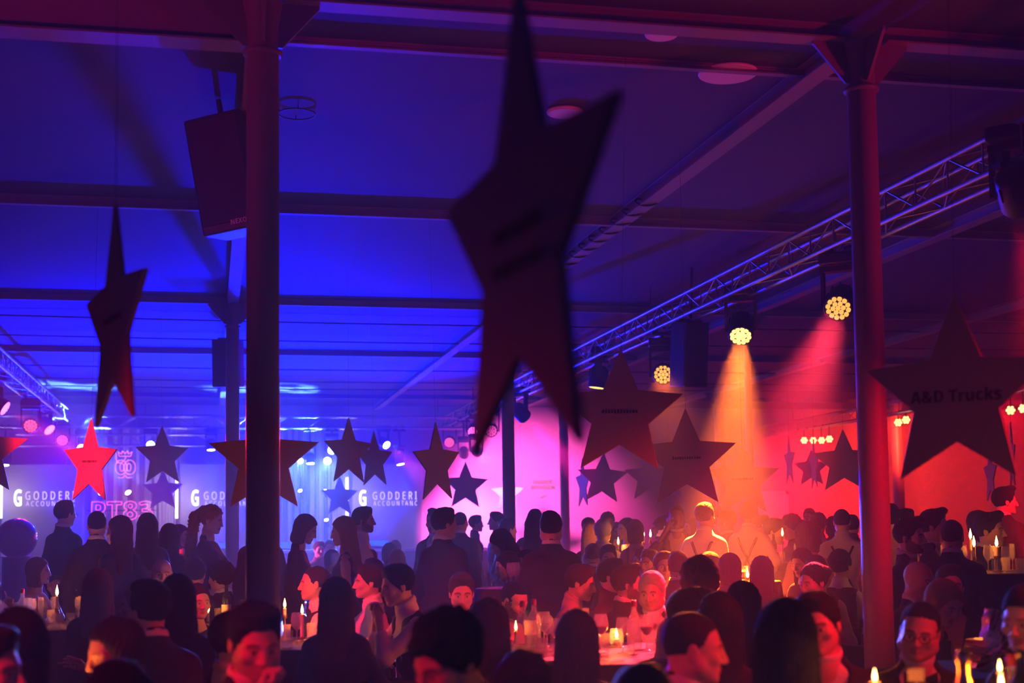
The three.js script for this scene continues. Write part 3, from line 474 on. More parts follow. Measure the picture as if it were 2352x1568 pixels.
// hair styles in head space
function hairGeo(style, h) {
  return cached('hair' + style + h, () => {
    const line = (y, rec) => y > 0.1 ? 0.3 : y > 0.07 ? 0.068 - rec + (y - 0.07) * 3 : y > 0.03 ? 0.05 - rec * 0.9 + (y - 0.03) * 0.45 : y > -0.01 ? 0.016 + (y + 0.01) * 0.85 - rec * 0.3 : -0.012 + (y + 0.01) * 0.55 + 0.028 * Math.max(0, 1 + (y + 0.01) * 30);
    const male = ['short', 'quiff', 'receding', 'crop', 'wavy', 'grey'].includes(style), F = (x, y, z) => {
      const ax = Math.abs(x), ang = Math.atan2(x, z + 0.03), male0 = ['short', 'quiff', 'grey', 'wavy'].includes(style), st = male0 ? 0.0032 * wob(x * 75 + z * 60, y * 50, z * 95) + 0.0022 * Math.sin(x * 420 + 40 * wob(x * 9, y * 9, z * 9)) : 0.0026 * Math.sin(ang * 38 + 7 * Math.sin(y * 19 + ang * 2)) + 0.0019 * Math.sin(ang * 83 + 5 * Math.sin(y * 31)) + 0.003 * wob(x * 20, y * 12, z * 20);
      const g = style === 'crop' ? 0.0 : style === 'receding' ? 0.002 : style === 'wavy' ? 0.018 : male ? 0.008 : 0.009;
      let d = ell(x, y, z, 0, 0.042 + g * 0.4, -0.018 - g * 0.2, 0.081 + g, 0.094 + g, 0.1 + g);
      const rec = style === 'receding' ? 0.045 : style === 'crop' ? 0.02 : style === 'wavy' ? -0.012 : 0;
      if (style === 'short' || style === 'grey') d = smin(d, ell(x, y, z, 0.012, 0.118, 0.036, 0.058, 0.028, 0.045), 0.03);
      if (style === 'quiff') d = smin(d, ell(x, y, z, 0.006, 0.128, 0.058, 0.054, 0.03, 0.042), 0.03);
      d = smax(d, z - line(y, rec), 0.012);
      if (male) d = smax(d, -0.085 - y + (style === 'wavy' ? -0.02 : 0), 0.015);
      if (style === 'long' || style === 'curly') {
        const L = style === 'long' ? 0.3 : 0.27, zz = (z + 0.055) * 1.35;
        d = smin(d, cap(x * (0.96 + 0.5 * Math.min(0, Math.max(-0.3, y))) , y, zz, 0, 0.0, 0, 0.092, 0.012, -L + 0.03 * Math.sin(x * 40), -0.02, style === 'long' ? 0.084 : 0.1), 0.03);
        d = smin(d, cap(ax, y, z, 0.072, 0.04, 0.0, 0.026, 0.083, -L * 0.8, 0.02, 0.026), 0.02);
        d = smax(d, Math.min(z - line(Math.max(y, -0.01), 0) - 0.012, 9) - (y < -0.13 ? (-0.13 - y) * 1.2 : 0), 0.012);
      } else if (style === 'bob') {
        d = smin(d, cap(x, y, (z + 0.03) * 1.1, 0, 0.03, 0, 0.098, 0, -0.085, 0, 0.09), 0.03);
        d = smin(d, cap(ax, y, z, 0.076, 0.04, 0.01, 0.024, 0.082, -0.1, 0.032, 0.02), 0.02);
        d = smax(smax(d, z - line(Math.max(y, -0.01), 0) - 0.014, 0.012), -0.15 - y, 0.02);
      } else if (style === 'updo') { d = smax(d, -0.055 - y, 0.015); d = smin(d, Math.hypot(x, y - 0.055, z + 0.125) - 0.046, 0.02); }
      else if (style === 'ponytail') { d = smax(d, -0.055 - y, 0.015); d = smin(d, cap(x, y, z, 0, 0.085, -0.11, 0.03, 0, 0.0, -0.17, 0.045), 0.02); d = smin(d, cap(x, y, z, 0, 0.0, -0.17, 0.045, 0, -0.36, -0.14, 0.05), 0.03); d -= 0.013 * wob(x * 60, y * 60, z * 60); }
      if (style === 'curly') d -= 0.012 * wob(x * 62, y * 55, z * 62);
      if (style === 'wavy') d -= 0.009 * wob(x * 42, y * 40, z * 42);
      return d - st * (style === 'crop' ? 0.3 : 1);
    };
    const g = netMesh(F, [-0.15, style === 'ponytail' ? -0.44 : male || style === 'updo' ? -0.13 : -0.42, -0.25], [0.15, 0.2, 0.14], h), p = g.attributes.position, uv = new Float32Array(p.count * 2);
    for (let i = 0; i < p.count; i++) { uv[i * 2] = Math.atan2(p.getX(i), p.getZ(i) + 0.03) * 0.9; uv[i * 2 + 1] = p.getY(i) * 1.2; }
    g.setAttribute('uv', new THREE.BufferAttribute(uv, 2));
    return g;
  });
}
const hairMat = (c, rough = 0.7) => new THREE.MeshPhysicalMaterial({ color: lin(...c), roughness: rough, specularIntensity: 0.5, bumpMap: streak, bumpScale: 0.003 });
const HAIR = { black: hairMat([0.012, 0.01, 0.01]), dark: hairMat([0.03, 0.018, 0.012]), brown: hairMat([0.075, 0.038, 0.02]), auburn: hairMat([0.16, 0.055, 0.025]), blond: hairMat([0.36, 0.22, 0.1]), ginger: hairMat([0.42, 0.17, 0.05]), grey: hairMat([0.5, 0.47, 0.42]) };
const skinMat = (c) => std(lin(...c), 0.5, 0, { vertexColors: true });
const SKIN = { fair: skinMat([0.6, 0.38, 0.28]), tan: skinMat([0.47, 0.27, 0.18]), dark: skinMat([0.085, 0.042, 0.028]) };
const weave = noiseTex(64, 64, (x, y) => 128 + 50 * Math.sin(x * 1.57) * Math.sin(y * 1.57) + rr(-40, 40));
const cloth = (c, rough = 0.85) => std(lin(...c), rough, 0);
const CLOTH = { black: cloth([0.012, 0.012, 0.014]), navy: cloth([0.016, 0.02, 0.04]), grey: cloth([0.06, 0.058, 0.06]), white: cloth([0.72, 0.7, 0.68]), beige: cloth([0.45, 0.36, 0.29]), pink: cloth([0.55, 0.3, 0.3]), cream: cloth([0.68, 0.6, 0.46]), wine: cloth([0.09, 0.02, 0.03]), purple: cloth([0.05, 0.03, 0.06]), orange: cloth([0.6, 0.35, 0.22]), strap: cloth([0.02, 0.014, 0.014]), glassrim: std(lin(0.01, 0.01, 0.01), 0.3) };

const D = Math.PI / 180;
const PEOPLE = [], ALL = [];
// o: p crown pixel, d distance, f facing (0 to the camera, 90 to the right, 180 away), hf head facing, hp head pitch (down +), hr head roll
function person(o) {
  const sit = o.pose === 'sit', fem = !!o.fem, w = o.w ?? (fem ? 0.86 : 1), target = at(o.p[0], o.p[1], o.d), near = o.d < 6.8, mid = o.d < 13.6;
  const hc = near ? 0.0042 : mid ? 0.0062 : 0.0105, bc = near ? 0.016 : mid ? 0.02 : 0.028, gc = near ? 0.0135 : mid ? 0.018 : 0.025;
  const s = o.s ?? (fem ? 0.95 : 1), crown = target.y / s;
  const toCam = yawTo(target), yaw = toCam + (o.f ?? 0) * D, hq = new THREE.Quaternion().setFromEuler(new THREE.Euler((o.hp ?? 0) * D, ((o.hf ?? o.f ?? 0) - (o.f ?? 0)) * D, (o.hr ?? 0) * D, 'YXZ'));
  const lq = new THREE.Quaternion().setFromEuler(new THREE.Euler((o.lean ?? (sit ? 6 : 0)) * D, 0, (o.side ?? 0) * D, 'YXZ'));
  // upper body relative to the hip
  const up = (x, y, z) => V(x, y, z).applyQuaternion(lq), neckTop = up(0, 0.59, -0.012), headC = neckTop.clone().add(V(0, 0.088, 0.022).applyQuaternion(hq));
  const hipY = crown - headC.y - 0.142, hip = V(0, hipY, 0), U = (x, y, z) => up(x, y, z).add(hip);
  headC.add(hip);
  const root = thing('person', o.label, 'person'); root.scale.setScalar(s); root.rotation.y = yaw;
  root.position.set(target.x, 0, target.z).sub(V(headC.x * s, 0, headC.z * s).applyAxisAngle(V(0, 1, 0), yaw));
  const bn = (a, ra, b, rb) => [a.x, a.y, a.z, ra, b.x, b.y, b.z, rb];
  const cr = 0.104 * (fem ? 0.93 : 1), torso = (e) => [bn(U(-0.07 * w, 0, 0), 0.11 * w + e, U(0.07 * w, 0, 0), 0.11 * w + e), bn(U(-0.05 * w, 0.17, 0.008), 0.1 * w + e, U(0.05 * w, 0.17, 0.008), 0.1 * w + e), bn(U(-0.08 * w, 0.32, fem ? 0.012 : 0), cr + e, U(0.08 * w, 0.32, fem ? 0.012 : 0), cr + e), bn(U(-0.135 * w, 0.418, -0.012), 0.054 + e, U(0.135 * w, 0.418, -0.012), 0.054 + e), bn(U(0, 0.515, -0.016), 0.05 + e * 0.6, U(0.115 * w, 0.44, -0.012), 0.044 + e), bn(U(0, 0.515, -0.016), 0.05 + e * 0.6, U(-0.115 * w, 0.44, -0.012), 0.044 + e)];
  const stand = (e) => [bn(U(0, 0.5, -0.014), 0.06 + e * 0.6, U(0, 0.6, -0.02), 0.058 + e * 0.6)];
  const neck = [bn(U(0, 0.5, -0.012), fem ? 0.05 : 0.058, headC.clone().add(V(0, -0.06, -0.022).applyQuaternion(hq)), fem ? 0.046 : 0.056)];
  // arms by two-bone reach
  const arms = [], hands = [];
  for (const sd of [1, -1]) {
    const S = U(sd * 0.16 * w, 0.412, -0.008), spec = sd > 0 ? o.L : o.R; let kind = 'relax', W;
    const base = V(S.x, S.y, S.z);
    if (Array.isArray(spec)) { W = V(...spec).add(hip); kind = (sd > 0 ? o.Lh : o.Rh) ?? 'relax'; }
    else if (spec === 'table') { W = V(sd * 0.16, hipY + 0.22, 0.42); }
    else if (spec === 'mouth') { W = headC.clone().add(V(sd * 0.05, -0.17, 0.17)); kind = 'fist'; }
    else if (spec === 'chin') { W = headC.clone().add(V(sd * 0.03, -0.2, 0.13)); kind = 'fist'; }
    else if (spec === 'drink') { W = headC.clone().add(V(sd * 0.09, -0.12, 0.2)); kind = 'grip'; }
    else if (spec === 'glass') { W = V(sd * 0.12, hipY + 0.32, 0.36); kind = 'grip'; }
    else if (spec === 'hips') { W = V(sd * 0.2, hipY + 0.05, 0.02); kind = 'fist'; }
    else if (sit) W = V(sd * 0.15, hipY + 0.14, 0.34);
    else W = base.clone().add(V(sd * 0.06, -0.5, 0.05));
    const a = 0.285, b = 0.25, dv = W.clone().sub(S); let L = dv.length(); if (L > a + b - 0.004) { dv.multiplyScalar((a + b - 0.004) / L); L = a + b - 0.004; W = S.clone().add(dv); }
    const n = dv.clone().normalize(), x = (a * a - b * b + L * L) / (2 * L), hgt = Math.sqrt(Math.max(0, a * a - x * x)), pole = V(sd * 0.55, -1, -0.45); pole.addScaledVector(n, -pole.dot(n)).normalize();
    const El = S.clone().addScaledVector(n, x).addScaledVector(pole, hgt), k = fem ? 0.84 : 1;
    arms.push({ S, E: El, W, k, sd }); hands.push({ W, dir: W.clone().sub(El).normalize(), kind, sd });
  }
  const armB = (e, frac = 1) => arms.flatMap(({ S, E: El, W, k }) => { const r = [bn(S, 0.047 * k + e, El, 0.037 * k + e)]; if (frac > 0.5) { const q = El.clone().lerp(W, (frac - 0.5) * 2); r.push(bn(El, 0.037 * k + e, q, (frac > 0.98 ? 0.027 * k : 0.031 * k) + e)); } else r[0] = bn(S, 0.047 * k + e, S.clone().lerp(El, frac * 2), 0.045 * k + e); return r; });
  const legs = [];
  for (const sd of [1, -1]) {
    const H = hip.clone().add(V(sd * 0.088 * w, -0.03, 0)), An = sit ? V(sd * 0.12, 0.09, 0.4) : V(sd * 0.1, 0.09, -0.02), K = sit ? V(sd * 0.14, Math.max(0.42, Math.min(hipY + 0.02, 0.55)), 0.43) : V(sd * 0.1, (hipY + 0.09) * 0.5, 0.02);
    legs.push({ H, K, An, sd });
  }
  const legB = (e) => legs.flatMap(({ H, K, An }) => [bn(H, 0.082 * (fem ? 0.95 : 1) + e, K, 0.056 + e), bn(K, 0.056 + e, An, 0.04 + e)]);
  const feet = legs.map(({ An, sd }) => bn(V(An.x, 0.055, An.z - 0.03), 0.045, V(An.x + sd * 0.02, 0.035, An.z + 0.17), 0.033));
  // body: one continuous skin, with the head's and hands' own finer meshes merged in
  const bb = [...torso(-0.012), ...neck, ...armB(0), ...legB(-0.004)], bg = netMesh(capsField(bb, 0.05), ...boundsOf(bb), bc);
  bg.setAttribute('color', new THREE.BufferAttribute(new Float32Array(bg.attributes.position.count * 3).fill(1), 3));
  const pieces = [bg, headGeo(o.head ?? (fem ? 'f' : 'm'), hc).clone().applyQuaternion(hq).translate(headC.x, headC.y, headC.z)];
  for (const { W, dir, kind, sd } of hands) {
    const g = handGeo(kind, near ? 0.0045 : mid ? 0.006 : 0.0085).clone(); if (sd < 0) { g.scale(-1, 1, 1); const ix = g.index.array; for (let i = 0; i < ix.length; i += 3) { const t = ix[i]; ix[i] = ix[i + 1]; ix[i + 1] = t; } }
    const yA = dir.clone().negate(), zA = V(-sd * 0.8, 0.1, 0.35); zA.addScaledVector(yA, -zA.dot(yA)).normalize();
    const sc = fem ? 0.9 : 1; g.scale(sc, sc, sc); g.computeVertexNormals();
    pieces.push(g.applyMatrix4(new THREE.Matrix4().makeBasis(yA.clone().cross(zA), yA, zA)).translate(W.x + dir.x * 0.012, W.y + dir.y * 0.012, W.z + dir.z * 0.012));
  }
  obj('body', mergeGeometries(pieces), SKIN[o.skin ?? 'fair'], root);
  // garments
  const inv = lq.clone().invert(), Q = V(0, 0, 0), local = (x, y, z) => Q.set(x, y - hipY, z).applyQuaternion(inv);
  const garment = (name, B, k, mat, clip, cell = gc) => { const f = capsField(B, k), fold = 0.0035; const g = netMesh(clip ? (x, y, z) => { const d = f(x, y, z); if (d > 0.05 || d < -0.09) return d; return clip(d + fold * wob(x * 24, y * 17, z * 24), local(x, y, z)); } : (x, y, z) => f(x, y, z) + fold * wob(x * 22, y * 15, z * 22), ...boundsOf(B), cell); return obj(name, g, mat, root); };
  const neckCut = (d, q) => Math.max(d, q.y + 0.5 * q.z - 0.572), fit = o.fit ?? 'suit', C = CLOTH[o.c ?? 'black'], P = CLOTH[o.pants ?? 'black'];
  const vCut = (d, q) => Math.max(d, -Math.max(Math.abs(q.x) - Math.max(0.0, (q.y - 0.16) * 0.27), 0.02 - q.z));
  const collar = (mat) => { const cg = new THREE.TorusGeometry(fem ? 0.056 : 0.066, 0.01, 8, 28); cg.scale(1, 1, 2.1); cg.rotateX(Math.PI / 2 + 0.3).translate(0, 0.565, -0.02).applyQuaternion(lq).translate(0, hipY, 0); obj('collar', cg, mat, root); };
  const shirtF = (e) => { const f = capsField(torso(e), 0.05); return f; };
  const onTorso = (x, y, sg, e) => { const f = shirtF(e); let a = 0, b = 0.3; for (let i = 0; i < 18; i++) { const m = (a + b) / 2, p = U(x, y, sg * m); f(p.x, p.y, p.z) < 0 ? a = m : b = m; } return U(x, y, sg * a); };
  if (fit === 'suit') {
    garment('jacket', [...torso(0.018), ...stand(0.016), ...armB(0.016, 0.97)], 0.045, C, (d, q) => Math.max(vCut(neckCut(d, q), q), -0.2 - q.y));
    garment('shirt', [...torso(0.004), ...stand(0.002)], 0.03, CLOTH[o.shirt ?? 'white'], (d, q) => Math.max(neckCut(d, q), -0.01 - q.y, -0.01 - q.z), gc * 1.2); collar(CLOTH[o.shirt ?? 'white']);
    garment('trousers', [...legB(0.014), ...torso(0.006).slice(0, 1)], 0.03, P, null, gc * 1.4);
  } else if (fit === 'shirt') {
    garment('shirt', [...torso(0.012), ...stand(0.008), ...armB(0.011, o.sleeve ?? 0.95)], 0.045, C, (d, q) => Math.max(neckCut(d, q), -0.1 - q.y)); collar(C);
    garment('trousers', [...legB(0.014), ...torso(0.014).slice(0, 1)], 0.03, P, (d, q) => Math.max(d, q.y - 0.06), gc * 1.4);
  } else if (fit === 'vest') {
    garment('shirt', [...torso(0.008), ...stand(0.006), ...armB(0.012, o.sleeve ?? 0.95)], 0.045, CLOTH[o.shirt ?? 'white'], (d, q) => Math.max(neckCut(d, q), -0.1 - q.y)); collar(CLOTH[o.shirt ?? 'white']);
    garment('waistcoat', torso(0.02), 0.05, C, (d, q) => Math.max(vCut(Math.max(d, q.y + 0.2 * q.z - 0.5), q), -0.12 - q.y, Math.abs(q.x) - 0.165 * w));
    garment('trousers', [...legB(0.014), ...torso(0.012).slice(0, 1)], 0.03, P, null, gc * 1.4);
  } else if (fit === 'dress') {
    const skirt = sit ? legB(0.03).filter((_, i) => i % 2 === 0) : [bn(U(-0.06, 0, 0), 0.13, V(-0.08, hipY * 0.45, 0), 0.15), bn(U(0.06, 0, 0), 0.13, V(0.08, hipY * 0.45, 0), 0.15)], low = o.bare ? 0.27 : 0.4;
    garment('dress', [...torso(0.004), ...skirt], 0.05, C, (d, q) => Math.max(d, Math.min(q.y - (q.z < 0 ? low : Math.max(low, 0.36)) - 0.05, Math.max(q.y - 0.505, Math.abs(Math.abs(q.x) - 0.085) - 0.022))));
  } else if (fit === 'top') {
    garment('top', [...torso(0.009), ...armB(0.014, o.sleeve ?? 0.36)], 0.045, C, (d, q) => Math.max(neckCut(d, q), q.z > 0 ? q.y - 0.49 : -9, -0.12 - q.y));
    garment('trousers', [...legB(0.012), ...torso(0.006).slice(0, 1)], 0.03, P, null, gc * 1.4);
  }
  obj('shoes', mergeGeometries(feet.map((b) => netMesh(capsField([b], 0.01), ...boundsOf([b], 0.03), 0.02))), CLOTH.black, root);
  if (o.braces) for (const sg of [-1, 1]) {   // crossing at the back
    const pts = []; for (let i = 0; i <= 8; i++) { const t = i / 8; pts.push(onTorso(sg * (0.1 - 0.2 * t), 0.44 - 0.42 * t, -1, 0.018)); }
    for (let i = 1; i <= 6; i++) pts.unshift(onTorso(sg * 0.1, 0.45 - i * 0.07, 1, 0.018));
    obj('brace', tube(pts, 0.012, 40, 6), CLOTH.strap, root);
  }
  if (o.tie) { const c = onTorso(0, 0.475, 1, 0.012), g = [rbox(0.03, 0.03, 0.025, 0.008)]; for (const sg of [-1, 1]) g.push(new THREE.ConeGeometry(0.034, 0.07, 10).scale(1, 1, 0.5).rotateZ(sg * Math.PI / 2).translate(sg * 0.035, 0, 0)); obj('bow_tie', g.map((q) => q.applyQuaternion(lq).translate(c.x, c.y + 0.01, c.z + 0.012)), CLOTH.black, root); }
  const place = (m) => { m.position.copy(headC); m.quaternion.copy(hq); return m; };
  if (o.hair) place(obj('hair', hairGeo(o.hair, near ? 0.005 : mid ? 0.0072 : 0.011), HAIR[o.hc ?? 'dark'], root));
  if (o.specs) { const g = []; for (const sg of [-1, 1]) { g.push(new THREE.TorusGeometry(0.02, 0.0022, 6, 24).scale(1.15, 0.85, 1).translate(sg * 0.032, 0.001, 0.105)); g.push(bar(V(sg * 0.055, 0.004, 0.103), V(sg * 0.084, 0.004, 0.0), 0.0022)); } g.push(bar(V(-0.012, 0.004, 0.106), V(0.012, 0.004, 0.106), 0.0022)); place(obj('glasses', g, CLOTH.glassrim, root)); }
  if (o.clip) { place(obj('earring', rbox(0.012, 0.04, 0.012, 0.004).translate(0.088, -0.06, -0.01), std(lin(0.9, 0.7, 0.4), 0.25, 1), root)); }
  if (sit && o.chair !== 0) PEOPLE.push({ x: root.position.x, z: root.position.z, yaw, seat: (hipY - 0.1) * s });
  root.userData.hand = hands.map(({ W, dir }) => root.localToWorld(W.clone().addScaledVector(dir, 0.09)));
  root.updateMatrixWorld(true); root.userData.hand = hands.map(({ W, dir }) => W.clone().addScaledVector(dir, 0.075).applyMatrix4(root.matrixWorld));
  o.root = root; ALL.push(o);
  return root;
}
// ---------------------------------------------------------------- the guests
const st = (p, d, f, label, o = {}) => person({ p, d, f, label, ...o }), se = (p, d, f, label, o = {}) => person({ p, d, f, label, pose: 'sit', ...o });
const W = { fem: 1 }, crowd = {};
// standing on the left, before the stage
crowd.specs = st([151, 1149], 14, 130, 'tall man in dark suit and glasses standing at the left, facing right', { hair: 'short', hc: 'black', specs: 1, s: 1.04 });
st([223, 1171], 12.1, 176, 'man in dark suit with his back turned, left of the neon letters', { hair: 'crop', hc: 'black' });
st([272, 1184], 11.4, -150, 'woman with long lit brown hair turning left, among the standing backs', { ...W, hair: 'long', hc: 'auburn', fit: 'top', c: 'purple', hf: -120 });
st([339, 1178], 12.3, 178, 'woman with long dark hair seen from behind, under the neon letters', { ...W, hair: 'long', hc: 'black', fit: 'top', c: 'purple', sleeve: 0.9 });
st([388, 1202], 13.2, 190, 'short woman with dark hair seen from behind, left of the curly ponytail', { ...W, hair: 'long', hc: 'black', fit: 'top', c: 'black', sleeve: 0.9 });
st([415, 1204], 14.8, 60, 'person with a dark bob half hidden behind the short dark-haired woman', { ...W, hair: 'bob', hc: 'dark', fit: 'top', c: 'wine' });
crowd.curly = st([487, 1160], 12.8, 75, 'woman with a curly red ponytail holding a wine glass', { ...W, hair: 'ponytail', hc: 'ginger', fit: 'top', c: 'navy', hf: 70, hp: 12, s: 1.02, clip: 1, sleeve: 0.5, L: [0.02, 0.3, 0.36], Lh: 'grip', R: 'hips' });
st([597, 1172], 12.6, -150, 'person in a dark jacket mostly hidden behind the nearest column', { hair: 'short', hc: 'black', c: 'navy' });
crowd.bob = st([702, 1182], 12, 82, 'woman with a brown bob leaning in to talk, facing right', { ...W, hair: 'bob', hc: 'brown', fit: 'top', c: 'black', sleeve: 0.9, hp: 22, lean: 8, L: [0.05, 0.28, 0.34], Lh: 'grip' });
st([787, 1186], 11.6, -95, 'blond woman in a sleeveless dark top facing left, talking', { ...W, hair: 'long', hc: 'blond', fit: 'dress', c: 'navy', hp: 8 });
st([836, 1164], 13.5, 85, 'bearded man in a light shirt with a dark strap, facing right', { hair: 'short', hc: 'black', head: 'mb', fit: 'shirt', c: 'white', braces: 1, skin: 'tan' });
se([733, 1243], 22, 20, 'small distant guest between the two women talking', { hair: 'short', fit: 'shirt', c: 'purple' });
se([757, 1240], 23, 0, 'small distant guest with a lit pink face between the two women', { hair: 'short', hc: 'dark', fit: 'shirt', c: 'white' });
se([765, 1262], 16, 150, 'brown-haired seated guest behind the blond woman', { ...W, hair: 'bob', hc: 'brown', fit: 'top', c: 'purple' });
se([893, 1246], 18, 200, 'distant seated woman with purple hair lit from the stage', { ...W, hair: 'bob', hc: 'dark', fit: 'top', c: 'wine' });
se([908, 1240], 21, 170, 'farther of the two distant women right of the bearded man', { ...W, hair: 'long', hc: 'brown', fit: 'top', c: 'purple' });
se([912, 1261], 15, 175, 'seated woman with long light hair left of the man in the navy jacket', { ...W, hair: 'long', hc: 'blond', fit: 'top', c: 'purple' });
se([858, 1283], 12.6, -160, 'seated person with short dark hair under the bearded man', { hair: 'short', hc: 'dark', fit: 'shirt', c: 'wine' });
// standing in the middle
st([998, 1169], 14.2, -30, 'man with a red-lit face looking out behind the navy jacket', { hair: 'quiff', hc: 'brown', c: 'navy' });
st([1022, 1166], 11.2, 140, 'large man in a navy jacket seen from behind, facing right', { hair: 'short', hc: 'dark', c: 'navy', w: 1.08, hf: 115 });
st([1058, 1174], 16.5, 150, 'purple silhouette of a man right behind the navy jacket', { hair: 'crop', hc: 'dark', c: 'purple' });
st([1094, 1183], 20, 90, 'slim silhouette facing right against the pink wall', { ...W, hair: 'short', hc: 'dark', fit: 'shirt', c: 'purple' });
st([1138, 1175], 19, -80, 'silhouette facing left beside the far column', { hair: 'short', hc: 'dark', fit: 'shirt', c: 'purple' });
st([1152, 1216], 12, -120, 'woman with long dark hair bending forward to the left', { ...W, hair: 'long', hc: 'black', fit: 'top', c: 'purple', lean: 34, hp: 30, sleeve: 0.9, hf: -100, R: [-0.1, 0.05, 0.5] });
st([1168, 1190], 17, 120, 'dark figure right behind the far column', { hair: 'short', hc: 'black', c: 'navy' });
se([1087, 1246], 17, -20, 'distant seated woman with a light bob in pink light', { ...W, hair: 'bob', hc: 'blond', fit: 'top', c: 'pink' });
se([1164, 1266], 11.4, -80, 'dark-haired woman whose face glows gold from a candle', { ...W, hair: 'long', hc: 'dark', fit: 'top', c: 'navy', hp: 12 });
se([1207, 1262], 11.9, -35, 'woman with glasses half hidden behind the big dark suit', { ...W, hair: 'bob', hc: 'black', fit: 'top', c: 'black', specs: 1 });
st([1227, 1179], 13, 178, 'woman with long brown hair in a light top, left of the big dark suit', { ...W, hair: 'long', hc: 'brown', fit: 'top', c: 'orange', sleeve: 0.4 });
st([1229, 1169], 15.5, 170, 'man just behind the long-haired woman, only his hair showing', { hair: 'short', hc: 'dark', c: 'purple' });
st([1265, 1174], 10.8, 180, 'broad man in a dark suit with his back to the camera, centre', { hair: 'short', hc: 'black', w: 1.05, head: 'h' });
// far group in pink light
st([1354, 1188], 20, 100, 'far woman with dark bob, leftmost of the pink-lit group', { ...W, hair: 'bob', hc: 'dark', fit: 'top', c: 'wine' });
se([1358, 1199], 17, 160, 'woman with light hair seen from behind beside the pale shirt', { ...W, hair: 'long', hc: 'blond', fit: 'top', c: 'wine', s: 1.1 });
se([1385, 1192], 16, 165, 'grey-haired man in a brightly lit pale shirt', { hair: 'grey', hc: 'grey', fit: 'shirt', c: 'cream', s: 1.12, L: 'table' });
st([1396, 1177], 19, 20, 'curly-haired man behind the pale shirt, facing the camera', { hair: 'wavy', hc: 'brown', fit: 'shirt', c: 'wine' });
se([1418, 1199], 20, 10, 'far guest with a dim face right of the pale shirt', { ...W, hair: 'bob', hc: 'brown', fit: 'top', c: 'wine', s: 1.15 });
se([1437, 1189], 18, -60, 'woman with dark hair holding her hand to her face', { ...W, hair: 'updo', hc: 'black', fit: 'top', c: 'black', s: 1.15, R: 'chin' });
crowd.bare = st([1459, 1193], 15.4, 172, 'woman in a black dress with bare back and light hair', { ...W, hair: 'bob', hc: 'blond', fit: 'dress', bare: 1 });
se([1361, 1245], 14, 178, 'seated man with cropped hair and grey jacket seen from behind', { hair: 'crop', hc: 'dark', c: 'grey' });
se([1396, 1251], 13.4, 8, 'seated man looking at the camera over the heads, dark hair', { hair: 'short', hc: 'black', c: 'grey' });
// right of the middle
crowd.drink = st([1553, 1158], 14.2, -4, 'man in an open dark jacket drinking from a glass', { hair: 'crop', hc: 'black', skin: 'dark', c: 'black', shirt: 'beige', R: 'drink' });
st([1526, 1184], 17, 100, 'head peeking out left behind the drinking man', { hair: 'short', hc: 'dark' });
st([1512, 1193], 18.5, -70, 'small far head left of the drinking man', { ...W, hair: 'bob', hc: 'brown', fit: 'top', c: 'wine' });
st([1619, 1154], 13.2, 160, 'man in a white shirt with crossed braces, left one of two', { hair: 'short', hc: 'brown', fit: 'shirt', c: 'white', braces: 1, hf: 150, L: [0.3, -0.05, 0.1] });
st([1586, 1189], 19, -60, 'far guest with pale face between the drinking man and the braces', { ...W, hair: 'bob', hc: 'blond', fit: 'top', c: 'wine' });
st([1667, 1169], 14.6, -165, 'man with short hair in a dark jacket between the two men in braces', { hair: 'short', hc: 'brown', c: 'wine', hf: -120 });
st([1648, 1164], 18, 90, 'far head just behind the man between the braces', { hair: 'short', hc: 'brown', fit: 'shirt', c: 'white' });
st([1722, 1151], 14.2, 165, 'man in a white shirt with crossed braces, right one of two', { hair: 'quiff', hc: 'dark', fit: 'shirt', c: 'white', braces: 1, hf: 140, L: [0.2, 0.25, 0.4], R: 'hips' });
se([1476, 1261], 14.2, -85, 'seated man in profile facing left with an orange-lit face', { hair: 'short', hc: 'dark', fit: 'shirt', c: 'wine' });
se([1491, 1261], 12.9, -40, 'seated bearded man next to the orange-lit profile', { hair: 'short', hc: 'black', head: 'mb' });
se([1523, 1266], 12.4, 12, 'seated man smiling at the camera under the drinking man', { hair: 'short', hc: 'black', head: 'ms' });
se([1557, 1266], 12, 178, 'dark head seen from behind, right of the smiling man', { hair: 'short', hc: 'black' });
se([1632, 1268], 12.3, 185, 'dark head in front of the left man in braces', { hair: 'short', hc: 'dark', c: 'wine' });
se([1676, 1270], 11.7, 175, 'head seen from behind between the tables, reddish dark', { hair: 'bob', hc: 'brown', ...W, fit: 'top', c: 'wine' });
se([1604, 1285], 7.6, 20, 'guest with a big head of curly hair rimmed in orange light', { ...W, hair: 'wavy', hc: 'ginger', fit: 'top', c: 'black', hp: 40, s: 1.08 });
// group round the high table at the right
st([1753, 1183], 19, 90, 'far head right behind the right man in braces', { hair: 'short', hc: 'brown', fit: 'shirt', c: 'wine' });
se([1778, 1190], 15.8, 80, 'man leaning over the high table, face lit by a candle', { hair: 'short', hc: 'dark', s: 1.15, hp: 14, L: 'table' });
se([1815, 1183], 16.5, -60, 'curly-haired guest behind the candle of the high table', { hair: 'wavy', hc: 'brown', s: 1.15, fit: 'shirt', c: 'wine', hp: 12 });
se([1838, 1194], 17, -15, 'woman with dark hair looking over the high table', { ...W, hair: 'updo', hc: 'black', fit: 'top', c: 'wine', s: 1.2 });
st([1858, 1167], 19.5, -20, 'tall far man above the high table group', { hair: 'short', hc: 'dark', fit: 'shirt', c: 'wine' });
st([1880, 1177], 14.6, 170, 'woman with a dark ponytail seen from behind at the high table', { ...W, hair: 'ponytail', hc: 'black', fit: 'top', c: 'pink' });
se([1853, 1199], 13.4, -170, 'dark-haired guest bent over, left of the ponytail', { ...W, hair: 'bob', hc: 'black', fit: 'top', c: 'pink', s: 1.15, sleeve: 0.6, lean: 18, hp: 20 });
